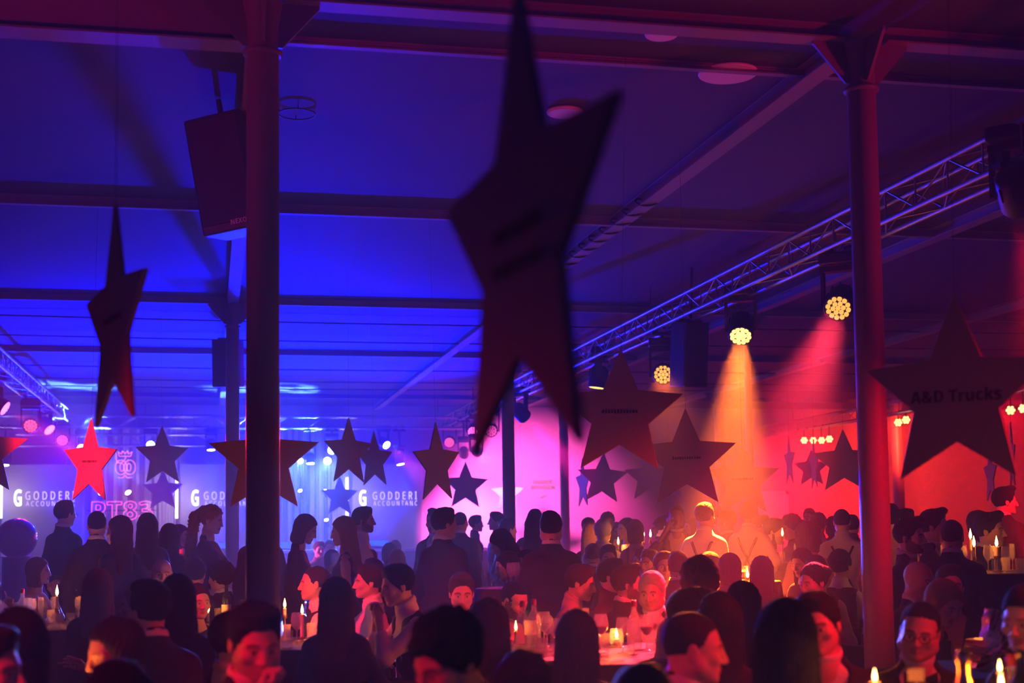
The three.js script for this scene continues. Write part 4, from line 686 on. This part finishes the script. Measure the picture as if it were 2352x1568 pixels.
st([1933, 1167], 13.6, 178, 'man in a shirt with dark braces left of the right-hand column', { hair: 'crop', hc: 'black', fit: 'shirt', c: 'white', braces: 1, w: 1.08 });
st([1911, 1185], 18.5, 200, 'far head between the ponytail and the man in braces', { ...W, hair: 'bob', hc: 'brown', fit: 'top', c: 'wine' });
st([1957, 1182], 16.5, 170, 'head half behind the right-hand column', { hair: 'short', hc: 'dark', fit: 'shirt', c: 'wine' });
se([1931, 1261], 11.4, 170, 'guest with a dark updo and a light collar seen from behind', { ...W, hair: 'updo', hc: 'black', fit: 'vest', c: 'wine', hf: 150, s: 1.02 });
se([1749, 1277], 11, 178, 'woman with long dark hair seated with her back turned, near the table card', { ...W, hair: 'long', hc: 'black', fit: 'top', c: 'purple', sleeve: 0.9 });
se([1840, 1259], 12, -40, 'woman with a dim red face behind the table at the right', { ...W, hair: 'long', hc: 'dark', fit: 'top', c: 'wine', hp: 15 });
se([1874, 1276], 10.6, 175, 'dark head seen from behind below the ponytail', { hair: 'short', hc: 'black', fit: 'vest', c: 'wine' });
se([1867, 1293], 9.4, -50, 'woman with pinned-up hair looking down to the left', { ...W, hair: 'updo', hc: 'dark', fit: 'top', c: 'wine', hp: 10, R: 'table' });
// standing and seated right of the column
st([2044, 1157], 12, 170, 'man with his back turned just right of the right-hand column', { hair: 'short', hc: 'black', fit: 'shirt', c: 'pink' });
st([2079, 1169], 12.6, 110, 'man in a dark suit second from the right-hand column', { hair: 'short', hc: 'black' });
st([2090, 1190], 9.8, 70, 'bearded man in a dark suit with a small flower, facing right', { hair: 'quiff', hc: 'black', head: 'mb' });
st([2146, 1169], 10.6, 80, 'man with swept dark hair and white collar, facing right', { hair: 'quiff', hc: 'black' });
st([2186, 1191], 10.2, 172, 'man in a black suit leaning on the high table, back turned', { hair: 'crop', hc: 'black', w: 1.08, lean: 8, R: [-0.42, 0.05, 0.12] });
se([2251, 1172], 15.5, 90, 'far guest in pale red cloth behind the candles', { ...W, hair: 'bob', hc: 'brown', fit: 'top', c: 'pink', s: 1.2 });
se([2273, 1177], 12.2, 75, 'dark-haired man facing right beside the high table candles', { hair: 'quiff', hc: 'black', s: 1.2 });
st([2308, 1118], 13.2, 140, 'tall man in a suit standing against the red wall at the right', { hair: 'quiff', hc: 'black', hf: 110, s: 1.05 });
se([2109, 1286], 9, 55, 'bald man in a dark suit talking, right of the column', { head: 'h', hp: 8, skin: 'fair' });
crowd.vest = se([2181, 1296], 8.6, 8, 'man with dark hair behind the light-haired woman, orange waistcoat', { hair: 'short', hc: 'dark', c: 'black', shirt: 'orange', L: [0.2, 0.2, 0.42] });
se([2166, 1332], 7.6, 55, 'light-haired woman leaning to the right over the table, bare shoulder', { ...W, hair: 'bob', hc: 'blond', fit: 'dress', c: 'black', lean: 20, hp: 26, hf: 50, R: [-0.2, 0.1, 0.5], L: 'table' });
// foreground and middle rows on the left
crowd.gold = se([90, 1280], 12.5, 70, 'woman with an auburn bob in an orange top, hands raised', { ...W, hair: 'bob', hc: 'auburn', fit: 'top', c: 'orange', L: 'chin', R: 'mouth', hf: 75 });
crowd.point = se([-58, 1300], 10.5, 40, 'guest outside the left edge whose raised pointing hand shows', { ...W, hair: 'short', fit: 'top', c: 'pink', R: [-0.06, 0.5, 0.25], L: [0.26, 0.48, 0.2], Lh: 'point' });
se([212, 1286], 12.7, -60, 'man in a yellow-lit shirt behind the auburn hair', { hair: 'crop', hc: 'brown', fit: 'shirt', c: 'cream', L: 'chin' });
se([226, 1305], 8.8, 170, 'woman with long auburn hair seen from behind at the left table', { ...W, hair: 'long', hc: 'auburn', fit: 'top', c: 'black', sleeve: 0.9 });
se([316, 1340], 8, -100, 'light-haired guest leaning left behind the dark heads', { ...W, hair: 'long', hc: 'blond', fit: 'top', c: 'pink', sleeve: 0.9, R: [-0.1, 0.3, 0.4] });
se([343, 1333], 6.3, -165, 'man with dark hair seen from behind, left of the dark long hair', { hair: 'short', hc: 'black', hf: -150 });
se([408, 1318], 7.0, 178, 'woman with long black hair seen from behind, left of the candle', { ...W, hair: 'long', hc: 'black', fit: 'top', c: 'black', sleeve: 0.9 });
se([372, 1280], 11.2, 4, 'bald man with an orange-lit face looking at the camera', { head: 'ms', skin: 'fair' });
se([448, 1282], 11.6, 176, 'dark head seen from behind left of the rim-lit neck', { hair: 'short', hc: 'black' });
se([506, 1291], 11.7, -140, 'man with dark hair turned away, orange rim on his cheek', { hair: 'wavy', hc: 'black', hf: -130 });
se([455, 1340], 9.4, 25, 'woman with a pink-lit face half behind the black hair', { ...W, hair: 'updo', hc: 'dark', fit: 'top', c: 'black' });
se([38, 1395], 4.6, -160, 'woman with long black hair in the lower left corner', { ...W, hair: 'long', hc: 'black', fit: 'top', c: 'black', sleeve: 0.9 });
se([-25, 1440], 4.1, 60, 'guest at the very left edge, only a dark cheek showing', { hair: 'short', hc: 'black' });
crowd.amber = se([262, 1420], 5, -62, 'woman in the lower left with a red-lit face holding an amber drink', { ...W, hair: 'bob', hc: 'dark', fit: 'top', c: 'black', sleeve: 0.9, hp: 8, R: [-0.12, 0.42, 0.3], Rh: 'grip' });
se([274, 1520], 3.5, 178, 'dark head cut off by the bottom edge, left', { hair: 'short', hc: 'black' });
se([585, 1381], 4.6, 18, 'man with a red-lit face resting his fist on his mouth', { hair: 'short', hc: 'black', head: 'ms', hp: 16, R: 'mouth', c: 'black' });
se([545, 1402], 6.0, 95, 'guest in a beige shirt behind the man with the fist at his mouth', { hair: 'short', hc: 'dark', fit: 'shirt', c: 'beige', R: [-0.3, 0.3, 0.2] });
se([722, 1297], 9.9, -88, 'man with a bow tie in profile, white shirt, facing left', { hair: 'crop', hc: 'dark', fit: 'vest', c: 'black', tie: 1 });
se([772, 1325], 7.5, 178, 'woman with long brown hair seen from behind, right of the tall candle', { ...W, hair: 'long', hc: 'brown', fit: 'top', c: 'navy', sleeve: 0.9, R: [-0.3, 0.1, 0.35] });
se([845, 1296], 10.4, -80, 'man in a white shirt with his hand at his nose, facing left', { hair: 'short', hc: 'dark', fit: 'shirt', c: 'white', R: 'mouth' });
se([912, 1296], 8.7, -72, 'man in a dark waistcoat resting his chin on folded hands', { hair: 'short', hc: 'black', fit: 'vest', c: 'black', shirt: 'white', sleeve: 0.8, lean: 16, hp: 12, R: 'chin', L: 'chin' });
se([1060, 1315], 9.3, 4, 'man with a dim purple face looking down, in front of the navy jacket', { hair: 'quiff', hc: 'brown', fit: 'shirt', c: 'navy', hp: 12 });
se([1122, 1374], 6.2, 174, 'woman with long dark hair seen from behind, below the middle', { ...W, hair: 'long', hc: 'black', fit: 'top', c: 'black', sleeve: 0.9 });
se([1026, 1409], 3.95, -52, 'man with wavy dark hair in the foreground looking down to the left', { hair: 'wavy', hc: 'black', head: 'm', hp: 24, fit: 'shirt', c: 'wine' });
// round the middle table
se([1180, 1335], 9.6, 48, 'bearded man in a white shirt leaning forward to the right', { hair: 'receding', hc: 'black', head: 'mb', fit: 'shirt', c: 'white', lean: 18, hp: 24, hf: 55, L: [0.3, 0.25, 0.35] });
se([1333, 1296], 9.9, 80, 'man in profile facing right with a lit face, arm stretched out', { hair: 'short', hc: 'brown', fit: 'shirt', c: 'beige', lean: 16, hp: 12, R: [-0.05, 0.3, 0.5], L: [0.05, 0.3, 0.52] });
se([1407, 1283], 10.4, 75, 'dark-haired man facing right behind the reaching arm', { hair: 'short', hc: 'dark', fit: 'shirt', c: 'wine' });
se([1442, 1298], 9.7, 120, 'bearded man with swept-back dark hair in a dark jacket', { hair: 'quiff', hc: 'black', head: 'mb', hf: 95 });
se([1496, 1312], 9.0, -14, 'older man with light hair and open white shirt at the middle table', { hair: 'grey', hc: 'grey', fit: 'suit', c: 'black', shirt: 'white', hp: 8, skin: 'fair', head: 'h' });
se([1324, 1400], 6, 176, 'woman with wavy black hair seen from behind at the middle table', { ...W, hair: 'long', hc: 'black', fit: 'top', c: 'black', sleeve: 0.9 });
se([1203, 1502], 4.6, 178, 'dark rounded head at the bottom edge, below the bottles', { hair: 'wavy', hc: 'black', s: 0.95 });
se([1480, 1512], 3.5, 160, 'dark reddish head at the bottom edge, right of the middle', { hair: 'crop', hc: 'brown' });
// foreground right
se([1592, 1401], 4.8, 110, 'man with cropped hair in the foreground facing right, red-lit cheek', { hair: 'crop', hc: 'dark', head: 'h', hp: 4, hf: 96 });
se([1592, 1351], 6.2, 75, 'dark-haired man right behind the cropped head', { hair: 'short', hc: 'black' });
se([1652, 1360], 5.6, 178, 'woman with dark hair seen from behind, right of the cropped head', { ...W, hair: 'long', hc: 'black', fit: 'top', c: 'black', sleeve: 0.9 });
se([1706, 1334], 7.2, 176, 'woman with dark hair seen from behind, below the table card', { ...W, hair: 'long', hc: 'black', fit: 'top', c: 'black', sleeve: 0.9 });
se([1803, 1374], 4.4, 178, 'woman with a big head of black hair in the foreground right', { ...W, hair: 'long', hc: 'black', fit: 'top', c: 'black', sleeve: 0.9, s: 1.02 });
se([1878, 1359], 5.6, 10, 'smiling man with a red-lit face beside the big black hair', { hair: 'quiff', hc: 'black', hp: 8, hr: 8, hf: -14 });
se([2109, 1380], 6.0, 8, 'man with glasses and bow tie in a dinner jacket, red face', { hair: 'receding', hc: 'black', head: 'h', specs: 1, tie: 1, hr: -8, hf: -6, hp: 8 });
se([2353, 1345], 5.1, -28, 'woman at the right edge with dark hair and a red-lit face', { ...W, hair: 'updo', hc: 'black', fit: 'top', c: 'black', sleeve: 0.9, hp: 6 });
// chairs that carry the seated guests
{
  const seatG = rbox(0.42, 0.05, 0.42, 0.02), backG = rbox(0.4, 0.26, 0.03, 0.012), legG = cyl(0.014, 0.012, 1, 8); let proto;
  PEOPLE.forEach((q, i) => {
    const t = thing('dining_chair', 'plain black dining chair hidden under a seated guest', 'chair', V(q.x, 0, q.z), 'chairs under the seated guests'); t.rotation.y = q.yaw;
    const h = Math.max(0.3, q.seat - 0.05);
    obj('seat', seatG, M.black, t).position.set(0, h - 0.025, 0.04); obj('backrest', backG, M.black, t).position.set(0, h + 0.22, -0.19);
    for (const sx of [-1, 1]) for (const sz of [-1, 1]) { const l = obj('leg', legG, M.black, t), H = sz < 0 ? h + 0.3 : h - 0.05; l.scale.y = H; l.position.set(sx * 0.18, H / 2, sz * 0.18 + (sz < 0 ? -0.01 : 0.04)); }
  });
}
// ---------------------------------------------------------------- tables, candles and glassware
const clothDark = std(lin(0.014, 0.01, 0.01), 0.8), waxM = std(lin(0.75, 0.62, 0.42), 0.5), brass = std(lin(0.5, 0.32, 0.12), 0.3, 1), foil = std(lin(0.95, 0.62, 0.3), 0.22, 1);
const glassM = new THREE.MeshPhysicalMaterial({ color: lin(0.95, 0.93, 0.9), transmission: 0.8, thickness: 0, roughness: 0.12, ior: 1.8, side: THREE.DoubleSide }), amberM = new THREE.MeshPhysicalMaterial({ color: lin(1, 0.45, 0.05), transmission: 0.35, thickness: 0, roughness: 0.05, ior: 1.34 }), redM = new THREE.MeshPhysicalMaterial({ color: lin(0.25, 0.01, 0.02), transmission: 0.5, thickness: 0, roughness: 0.05, ior: 1.34 }), bottleM = new THREE.MeshPhysicalMaterial({ color: lin(0.01, 0.02, 0.012), roughness: 0.06, clearcoat: 1 }), capRed = std(lin(0.5, 0.02, 0.02), 0.35), labelM = std(lin(0.6, 0.5, 0.38), 0.7);
function table(name, p, r, h, label) {
  const t = thing(name, label, 'table', V(p.x, 0, p.z));
  obj('tabletop', lathe([[0, h - 0.03], [r - 0.02, h - 0.03], [r - 0.01, h - 0.02], [r - 0.01, h - 0.008], [0, h - 0.004]], 48), clothDark, t); obj('pedestal', lathe([[0.05, 0.04], [0.05, h - 0.03]], 16), M.black, t); obj('foot', lathe([[0, 0], [r * 0.45, 0], [r * 0.42, 0.03], [0.06, 0.05]], 24), M.black, t);
  const g = lathe([[0, h], [r - 0.005, h], [r + 0.005, h - 0.008], [r + 0.012, h - 0.06], [r + 0.02, h - 0.3], [r + 0.03, h > 1 ? 0.25 : h - 0.45]], 64), q = g.attributes.position;
  for (let i = 0; i < q.count; i++) { const y = q.getY(i), a = Math.atan2(q.getX(i), q.getZ(i)), k = 1 + Math.max(0, h - 0.03 - y) * 0.09 * Math.sin(a * 14) / r; q.setX(i, q.getX(i) * k); q.setZ(i, q.getZ(i) * k); }
  g.computeVertexNormals(); const c = obj('tablecloth', g, clothDark); c.position.set(p.x, 0.001, p.z); tag(c, 'dark tablecloth on the ' + label.replace(/^round |^high /, ''), 'tablecloth');
  c.material.side = THREE.DoubleSide;
  return V(p.x, h, p.z);
}
const flameG = lathe([[0, 0], [0.005, 0.004], [0.0075, 0.014], [0.006, 0.026], [0.0028, 0.04], [0, 0.052]], 12);
const CANDLE = lin(1, 0.2, 0.015);
function candle(px, py, d, len, base, cd, label, { r = 0.011, hurricane = false } = {}) {
  const f = at(px, py, d), top = f.y - 0.022, t = thing('candle', label, 'candle', V(f.x, base, f.z)), y1 = top - base, y0 = Math.max(0.012, y1 - len);
  obj('wax', lathe([[0, y0], [r, y0], [r, y1 - 0.004], [r * 0.85, y1], [r * 0.5, y1 - 0.003], [0, y1 - 0.004]], 16), waxM, t);
  obj('holder', lathe([[0, 0], [0.045, 0], [0.045, 0.006], [0.009, 0.012], [0.007, Math.max(0.013, y0 - 0.012)], [r + 0.005, Math.max(0.014, y0 - 0.01)], [r + 0.006, y0 + 0.018], [r + 0.002, y0 + 0.018]], 20), brass, t);
  obj('wick', bar(V(0, y1 - 0.004, 0), V(0, y1 + 0.008, 0), 0.0012, 5), M.black, t);
  const k = d > 10 ? 1.7 : d > 6 ? 1.2 : 0.75, fl = obj('flame', flameG, glow(1, 0.55, 0.16, 20), t); fl.scale.set(k, k, k); fl.position.y = y1 + 0.003;
  if (hurricane) obj('glass_sleeve', lathe([[0.03, 0.005], [0.042, 0.03], [0.042, y1 + 0.02], [0.036, y1 + 0.06]], 24), glassM, t);
  const l = new THREE.PointLight(CANDLE, cd * 0.32); l.name = t.name + '_light'; l.position.set(f.x, base + y1 + 0.03, f.z); l.castShadow = true; l.shadow.radius = 0.6; scene.add(l);
}
const GL = {
  wine_glass: [['bowl', lathe([[0.004, 0.09], [0.018, 0.1], [0.034, 0.125], [0.038, 0.15], [0.034, 0.185], [0.03, 0.205]], 18), glassM], ['stem', lathe([[0.032, 0], [0.032, 0.002], [0.006, 0.008], [0.0035, 0.03], [0.004, 0.09]], 14), glassM]],
  red_wine_glass: [['bowl', lathe([[0.004, 0.085], [0.02, 0.095], [0.04, 0.125], [0.044, 0.15], [0.038, 0.19], [0.034, 0.21]], 18), glassM], ['stem', lathe([[0.034, 0], [0.034, 0.002], [0.006, 0.008], [0.0035, 0.03], [0.004, 0.085]], 14), glassM], ['wine', lathe([[0, 0.09], [0.018, 0.097], [0.037, 0.125], [0.041, 0.142], [0, 0.142]], 18), redM]],
  tumbler: [['glass', lathe([[0, 0.006], [0.028, 0.004], [0.03, 0], [0.032, 0.004], [0.036, 0.11]], 18), glassM]],
  flute: [['bowl', lathe([[0.003, 0.08], [0.016, 0.1], [0.024, 0.14], [0.022, 0.22]], 16), glassM], ['stem', lathe([[0.03, 0], [0.03, 0.002], [0.005, 0.007], [0.003, 0.03], [0.003, 0.08]], 12), glassM]],
  water_bottle: [['glass', lathe([[0, 0.002], [0.04, 0], [0.043, 0.006], [0.043, 0.15], [0.036, 0.18], [0.016, 0.225], [0.014, 0.27]], 20), glassM], ['cap', lathe([[0.016, 0.255], [0.017, 0.285], [0.012, 0.292], [0, 0.292]], 14), capRed]],
  wine_bottle: [['bottle', lathe([[0, 0.004], [0.036, 0], [0.038, 0.006], [0.038, 0.19], [0.03, 0.22], [0.015, 0.25], [0.014, 0.3], [0.016, 0.302], [0.016, 0.312], [0.012, 0.314]], 20), bottleM], ['label', lathe([[0.0385, 0.06], [0.0385, 0.15]], 20), labelM]],
  champagne_bottle: [['bottle', lathe([[0, 0.004], [0.043, 0], [0.045, 0.006], [0.045, 0.15], [0.036, 0.2], [0.018, 0.26], [0.016, 0.3]], 20), bottleM], ['foil_neck', lathe([[0.026, 0.235], [0.018, 0.262], [0.0175, 0.29], [0.021, 0.3], [0.02, 0.325], [0.012, 0.335], [0, 0.336]], 18), foil]],
  plate: [['dish', lathe([[0, 0.006], [0.07, 0.006], [0.1, 0.014], [0.115, 0.018], [0.112, 0.021], [0.07, 0.01], [0, 0.01]], 28), M.white]],
  glass_bowl: [['glass', lathe([[0, 0.004], [0.03, 0], [0.055, 0.02], [0.065, 0.05], [0.06, 0.07]], 20), glassM]],
};
const NAMES = { wine_glass: 'clear wine glass', red_wine_glass: 'wine glass with red wine', tumbler: 'clear water tumbler', flute: 'tall sparkling-wine flute', water_bottle: 'clear water bottle with a red cap', wine_bottle: 'dark wine bottle', champagne_bottle: 'foil-topped sparkling wine bottle', plate: 'small white plate', glass_bowl: 'small glass bowl' };
const CAT = { wine_glass: 'glass', red_wine_glass: 'glass', tumbler: 'glass', flute: 'glass', water_bottle: 'bottle', wine_bottle: 'bottle', champagne_bottle: 'bottle', plate: 'plate', glass_bowl: 'bowl' };
function ware(kind, p, where, own) { const t = thing(kind, own ?? NAMES[kind] + ' ' + where, CAT[kind], p.clone(), own ? null : NAMES[kind] + ' set ' + where); t.rotation.y = rnd() * 6; for (const [n, g, m] of GL[kind]) obj(n, g, m, t); return t; }
const laid = [];
function scatter(c, r, list, where, a0 = 0, a1 = 6.283) {   // no two closer than a hand's breadth
  for (const [kind, n] of list) for (let i = 0; i < n; i++) for (let k = 0; k < 60; k++) {
    const a = rr(a0, a1), q = r * Math.sqrt(rr(0.02, 1)), p = V(c.x + q * Math.sin(a), c.y + 0.002, c.z + q * Math.cos(a)), need = kind === 'plate' ? 0.17 : 0.1;
    if (laid.some((o) => o.distanceTo(p) < need)) continue;
    laid.push(p); ware(kind, p, where); break;
  }
}
const keep = (px, py, d, h) => { const f = at(px, py, d); laid.push(V(f.x, h, f.z)); };
[[131, 1362, 11.3, 0.75], [478, 1400, 10.9, 0.75], [694, 1402, 9.1, 0.75], [654, 1388, 9.25, 0.75], [1185, 1440, 8.5, 0.75], [1416, 1458, 8.3, 0.75], [2009, 1549, 4.2, 0.75], [2299, 1560, 4.0, 0.75], [2296, 1527, 4.5, 0.75], [2229, 1232, 11.4, 1.08], [2237, 1249, 11.1, 1.08], [2289, 1249, 11.15, 1.08], [1478, 1228, 15.9, 1.08], [1494, 1229, 15.7, 1.08], [1797, 1226, 15.2, 1.08], [1717, 1322, 12, 1.0], [1420, 1246, 16.4, 1.08]].forEach((k) => keep(...k));
const low = 0.75, hi = 1.08;
const T1 = table('round_table', at(118, 1400, 11.1), 0.65, low, 'round table of glasses by the woman in the orange top');
const T2 = table('round_table', at(690, 1400, 8.95), 0.55, low, 'round table with the tall candle beside the bow-tie man');
const T3 = table('round_table', at(1345, 1400, 7.98), 0.75, low, 'round table in the middle with bottles and a candle');
const T4 = table('round_table', at(494, 1400, 10.9), 0.5, low, 'round table with one candle left of the nearest column');
const T5 = table('round_table', at(2170, 1400, 4.15), 0.62, low, 'round table at the bottom right corner');
const T6 = table('round_table', at(2300, 1400, 6.75), 0.5, low, 'round table with the foil-wrapped packs');
const T7 = table('round_table', at(112, 1400, 5.1), 0.42, low, 'round table at the lower left, before the amber drink');
candle(118, 1590, 4.85, 0.12, low, 0.8, 'lit candle just below the amber drink, lower left');
const H1 = table('high_table', at(1432, 1300, 16.6), 0.45, hi, 'high table by the brightly lit pale shirt');
const H2 = table('high_table', at(1800, 1300, 15.1), 0.42, hi, 'high table behind the men in braces');
const H3 = table('high_table', at(2290, 1300, 11.1), 0.5, hi, 'high table with three candles at the right');
const H4 = table('high_table', at(1712, 1300, 12), 0.3, 1.0, 'high table with the table card');
const H5 = table('high_table', at(1182, 1300, 11.2), 0.32, 1.0, 'high table under the bending woman');
const H6 = table('high_table', at(1482, 1300, 15.7), 0.3, hi, 'high table left of the drinking man');
candle(131, 1362, 11.3, 0.12, low, 1.6, 'lit white candle on the table at the left');
candle(478, 1400, 10.9, 0.12, low, 1.1, 'lit candle left of the nearest column');
candle(694, 1402, 9.1, 0.25, low, 1.2, 'tall lit candle beside the man with the bow tie', { r: 0.013 });
candle(654, 1388, 9.25, 0.06, low, 1.0, 'short lit candle just right of the nearest column');
candle(1185, 1440, 8.5, 0.08, low, 1.0, 'lit candle half hidden beside the bearded man in white');
candle(1416, 1458, 8.3, 0.09, low, 1.3, 'lit candle in a glass on the middle table', { r: 0.018, hurricane: true });
candle(2009, 1549, 4.2, 0.25, low, 0.5, 'lit candle at the bottom, left of the man with glasses', { r: 0.016 });
candle(2299, 1560, 4.0, 0.2, low, 0.5, 'lower lit candle in the bottom right corner');
candle(2296, 1527, 4.5, 0.2, low, 0.3, 'upper small candle flame in the bottom right corner');
candle(2229, 1232, 11.4, 0.1, hi, 0.7, 'farthest candle of the high table at the right');
candle(2237, 1249, 11.1, 0.1, hi, 0.7, 'candle left of the glasses on the high table at the right');
candle(2289, 1249, 11.15, 0.09, hi, 1.0, 'thick candle in the middle of the right high table', { r: 0.02 });
candle(1478, 1228, 15.9, 0.08, hi, 1.0, 'small candle right of the bare back');
candle(1494, 1229, 15.7, 0.06, hi, 0.7, 'smaller candle beside the drinking man');
candle(1797, 1226, 15.2, 0.08, hi, 1.4, 'candle in front of the leaning man on the high table');
candle(1717, 1322, 12, 0.07, 1.0, 1.0, 'candle next to the table card');
candle(1420, 1246, 16.4, 0.07, hi, 5, 'candle among the glasses before the pale shirt');
scatter(T1, 0.58, [['wine_glass', 12], ['tumbler', 8], ['red_wine_glass', 3], ['flute', 4], ['water_bottle', 1], ['plate', 2], ['glass_bowl', 2]], 'on the left table');
scatter(T2, 0.46, [['wine_glass', 6], ['tumbler', 4], ['red_wine_glass', 2], ['plate', 2], ['glass_bowl', 1]], 'on the table by the tall candle');
scatter(T4, 0.4, [['wine_glass', 3], ['tumbler', 2], ['wine_bottle', 1]], 'on the table left of the column');
scatter(T6, 0.4, [['wine_glass', 2], ['tumbler', 2]], 'on the table with the foil packs');
scatter(H1, 0.36, [['wine_glass', 5], ['tumbler', 3], ['flute', 2]], 'on the high table by the pale shirt');
scatter(H2, 0.34, [['wine_glass', 4], ['tumbler', 2], ['wine_bottle', 1]], 'on the high table behind the braces');
scatter(H3, 0.42, [['wine_glass', 8], ['tumbler', 5], ['flute', 3], ['glass_bowl', 2]], 'on the right high table');
scatter(H4, 0.22, [['wine_glass', 2], ['tumbler', 2]], 'by the table card');
scatter(H5, 0.24, [['wine_glass', 5], ['flute', 2]], 'under the bending woman');
{ // middle table, set as seen
  const put = (kind, px, d, own) => { const f = at(px, 1400, d), p = V(f.x, low + 0.002, f.z); laid.push(p); ware(kind, p, 'on the middle table', own); };
  put('water_bottle', 1200, 8.15, 'clear bottle nearest the bearded man in white'); put('water_bottle', 1226, 8.35, 'clear bottle with red cap beside the bearded man'); put('water_bottle', 1456, 8.05, 'clear bottle in front of the older light-haired man');
  put('wine_bottle', 1218, 8.6, 'dark bottle at the left of the middle table'); put('red_wine_glass', 1484, 8.0, 'red wine glass in front of the older man'); put('red_wine_glass', 1500, 8.3, 'farther red wine glass beside the older man');
  scatter(T3, 0.66, [['wine_glass', 9], ['tumbler', 8], ['red_wine_glass', 2], ['plate', 3], ['glass_bowl', 2], ['flute', 2]], 'on the middle table');
  const put5 = (kind, px, d, own) => { const f = at(px, 1400, d), p = V(f.x, low + 0.002, f.z); laid.push(p); ware(kind, p, '', own); };
  put5('champagne_bottle', 2208, 4.05, 'foil-topped sparkling wine bottle at the bottom right'); put5('wine_glass', 2048, 4.1, 'glass rim beside the bottom candle'); put5('water_bottle', 2318, 4.35, 'red-capped bottle in the bottom right corner'); put5('wine_bottle', 2338, 4.25, 'dark bottle at the right edge of the bottom table'); put5('tumbler', 2120, 3.95, 'tumbler on the bottom right table, left of the foil-topped bottle'); put5('red_wine_glass', 2245, 3.9, 'red wine glass on the bottom right table');
}
{ // foil-wrapped packs on the right table, table cards
  const crumple = (w, h, d, n) => { const g = new THREE.BoxGeometry(w, h, d, n, n, 3), q = g.attributes.position; for (let i = 0; i < q.count; i++) { const x = q.getX(i), y = q.getY(i), z = q.getZ(i), k = 0.14 * Math.min(w, h, d); q.setXYZ(i, x + k * wob(x * 90, y * 70, z * 90), y + k * wob(y * 80, z * 60, x * 95), z + k * wob(z * 70, x * 90, y * 60)); } g.computeVertexNormals(); return g; };
  const f = at(2262, 1400, 6.75); for (let i = 0; i < 4; i++) { const m = obj('foil_pack', crumple(0.19, 0.032, 0.13, 10), foil); m.position.set(f.x, low + 0.024 + i * 0.036, f.z); m.rotation.y = i * 0.2; tag(m, ['lowest', 'second lowest', 'second highest', 'topmost'][i] + ' flat foil-wrapped pack of the stack at the right', 'package', 'stack of foil packs'); }
  const g2 = at(2287, 1400, 6.95); const m = obj('foil_bag', crumple(0.09, 0.26, 0.07, 12), foil); m.position.set(g2.x + 0.03, low + 0.14, g2.z - 0.1); m.rotation.z = -0.25; tag(m, 'upright crumpled foil bag behind the flat packs', 'package');
  const card = (px, py, d, h, w, hh, word, label) => { const p = at(px, py, d), t = thing('table_card', label, 'card', V(p.x, h, p.z)); t.rotation.y = yawTo(p); const y = p.y - h; obj('card', box(w, hh, 0.003, 0, y, 0), labelM, t); if (word) obj('lettering', text(word, hh * 0.42, 0.002), M.ink, t).position.set(-w * 0.12, y + hh * 0.12, 0.002); obj('stand', [bar(V(0, 0, 0), V(0, y - hh / 2, 0), 0.003), cyl(0.03, 0.03, 0.006, 16, 0, 0.003, 0)], brass, t); };
  card(1711, 1306, 12.1, 1.0, 0.058, 0.055, 'IX', 'small white table card with dark letters'); card(2104, 1550, 4.35, low, 0.05, 0.04, null, 'small orange-lit card in front of the bow tie');
}
// glasses held in hands
const held = (kind, root, k, label, up = 0.1) => { const h = root.userData.hand[k]; return ware(kind, V(h.x, h.y - up, h.z), '', label); };
held('red_wine_glass', crowd.curly, 0, 'wine glass held up by the woman with the curly ponytail', 0.08);
held('wine_glass', crowd.bob, 0, 'wine glass held by the woman with the brown bob', 0.08);
held('tumbler', crowd.drink, 1, 'tumbler at the lips of the drinking man', 0.05);
{ const t = held('tumbler', crowd.amber, 1, 'tumbler of amber drink in the hand of the red-lit woman', 0.06); obj('drink', lathe([[0, 0.008], [0.029, 0.008], [0.033, 0.075], [0, 0.075]], 18), amberM, t); }
renderer.render(scene, camera);
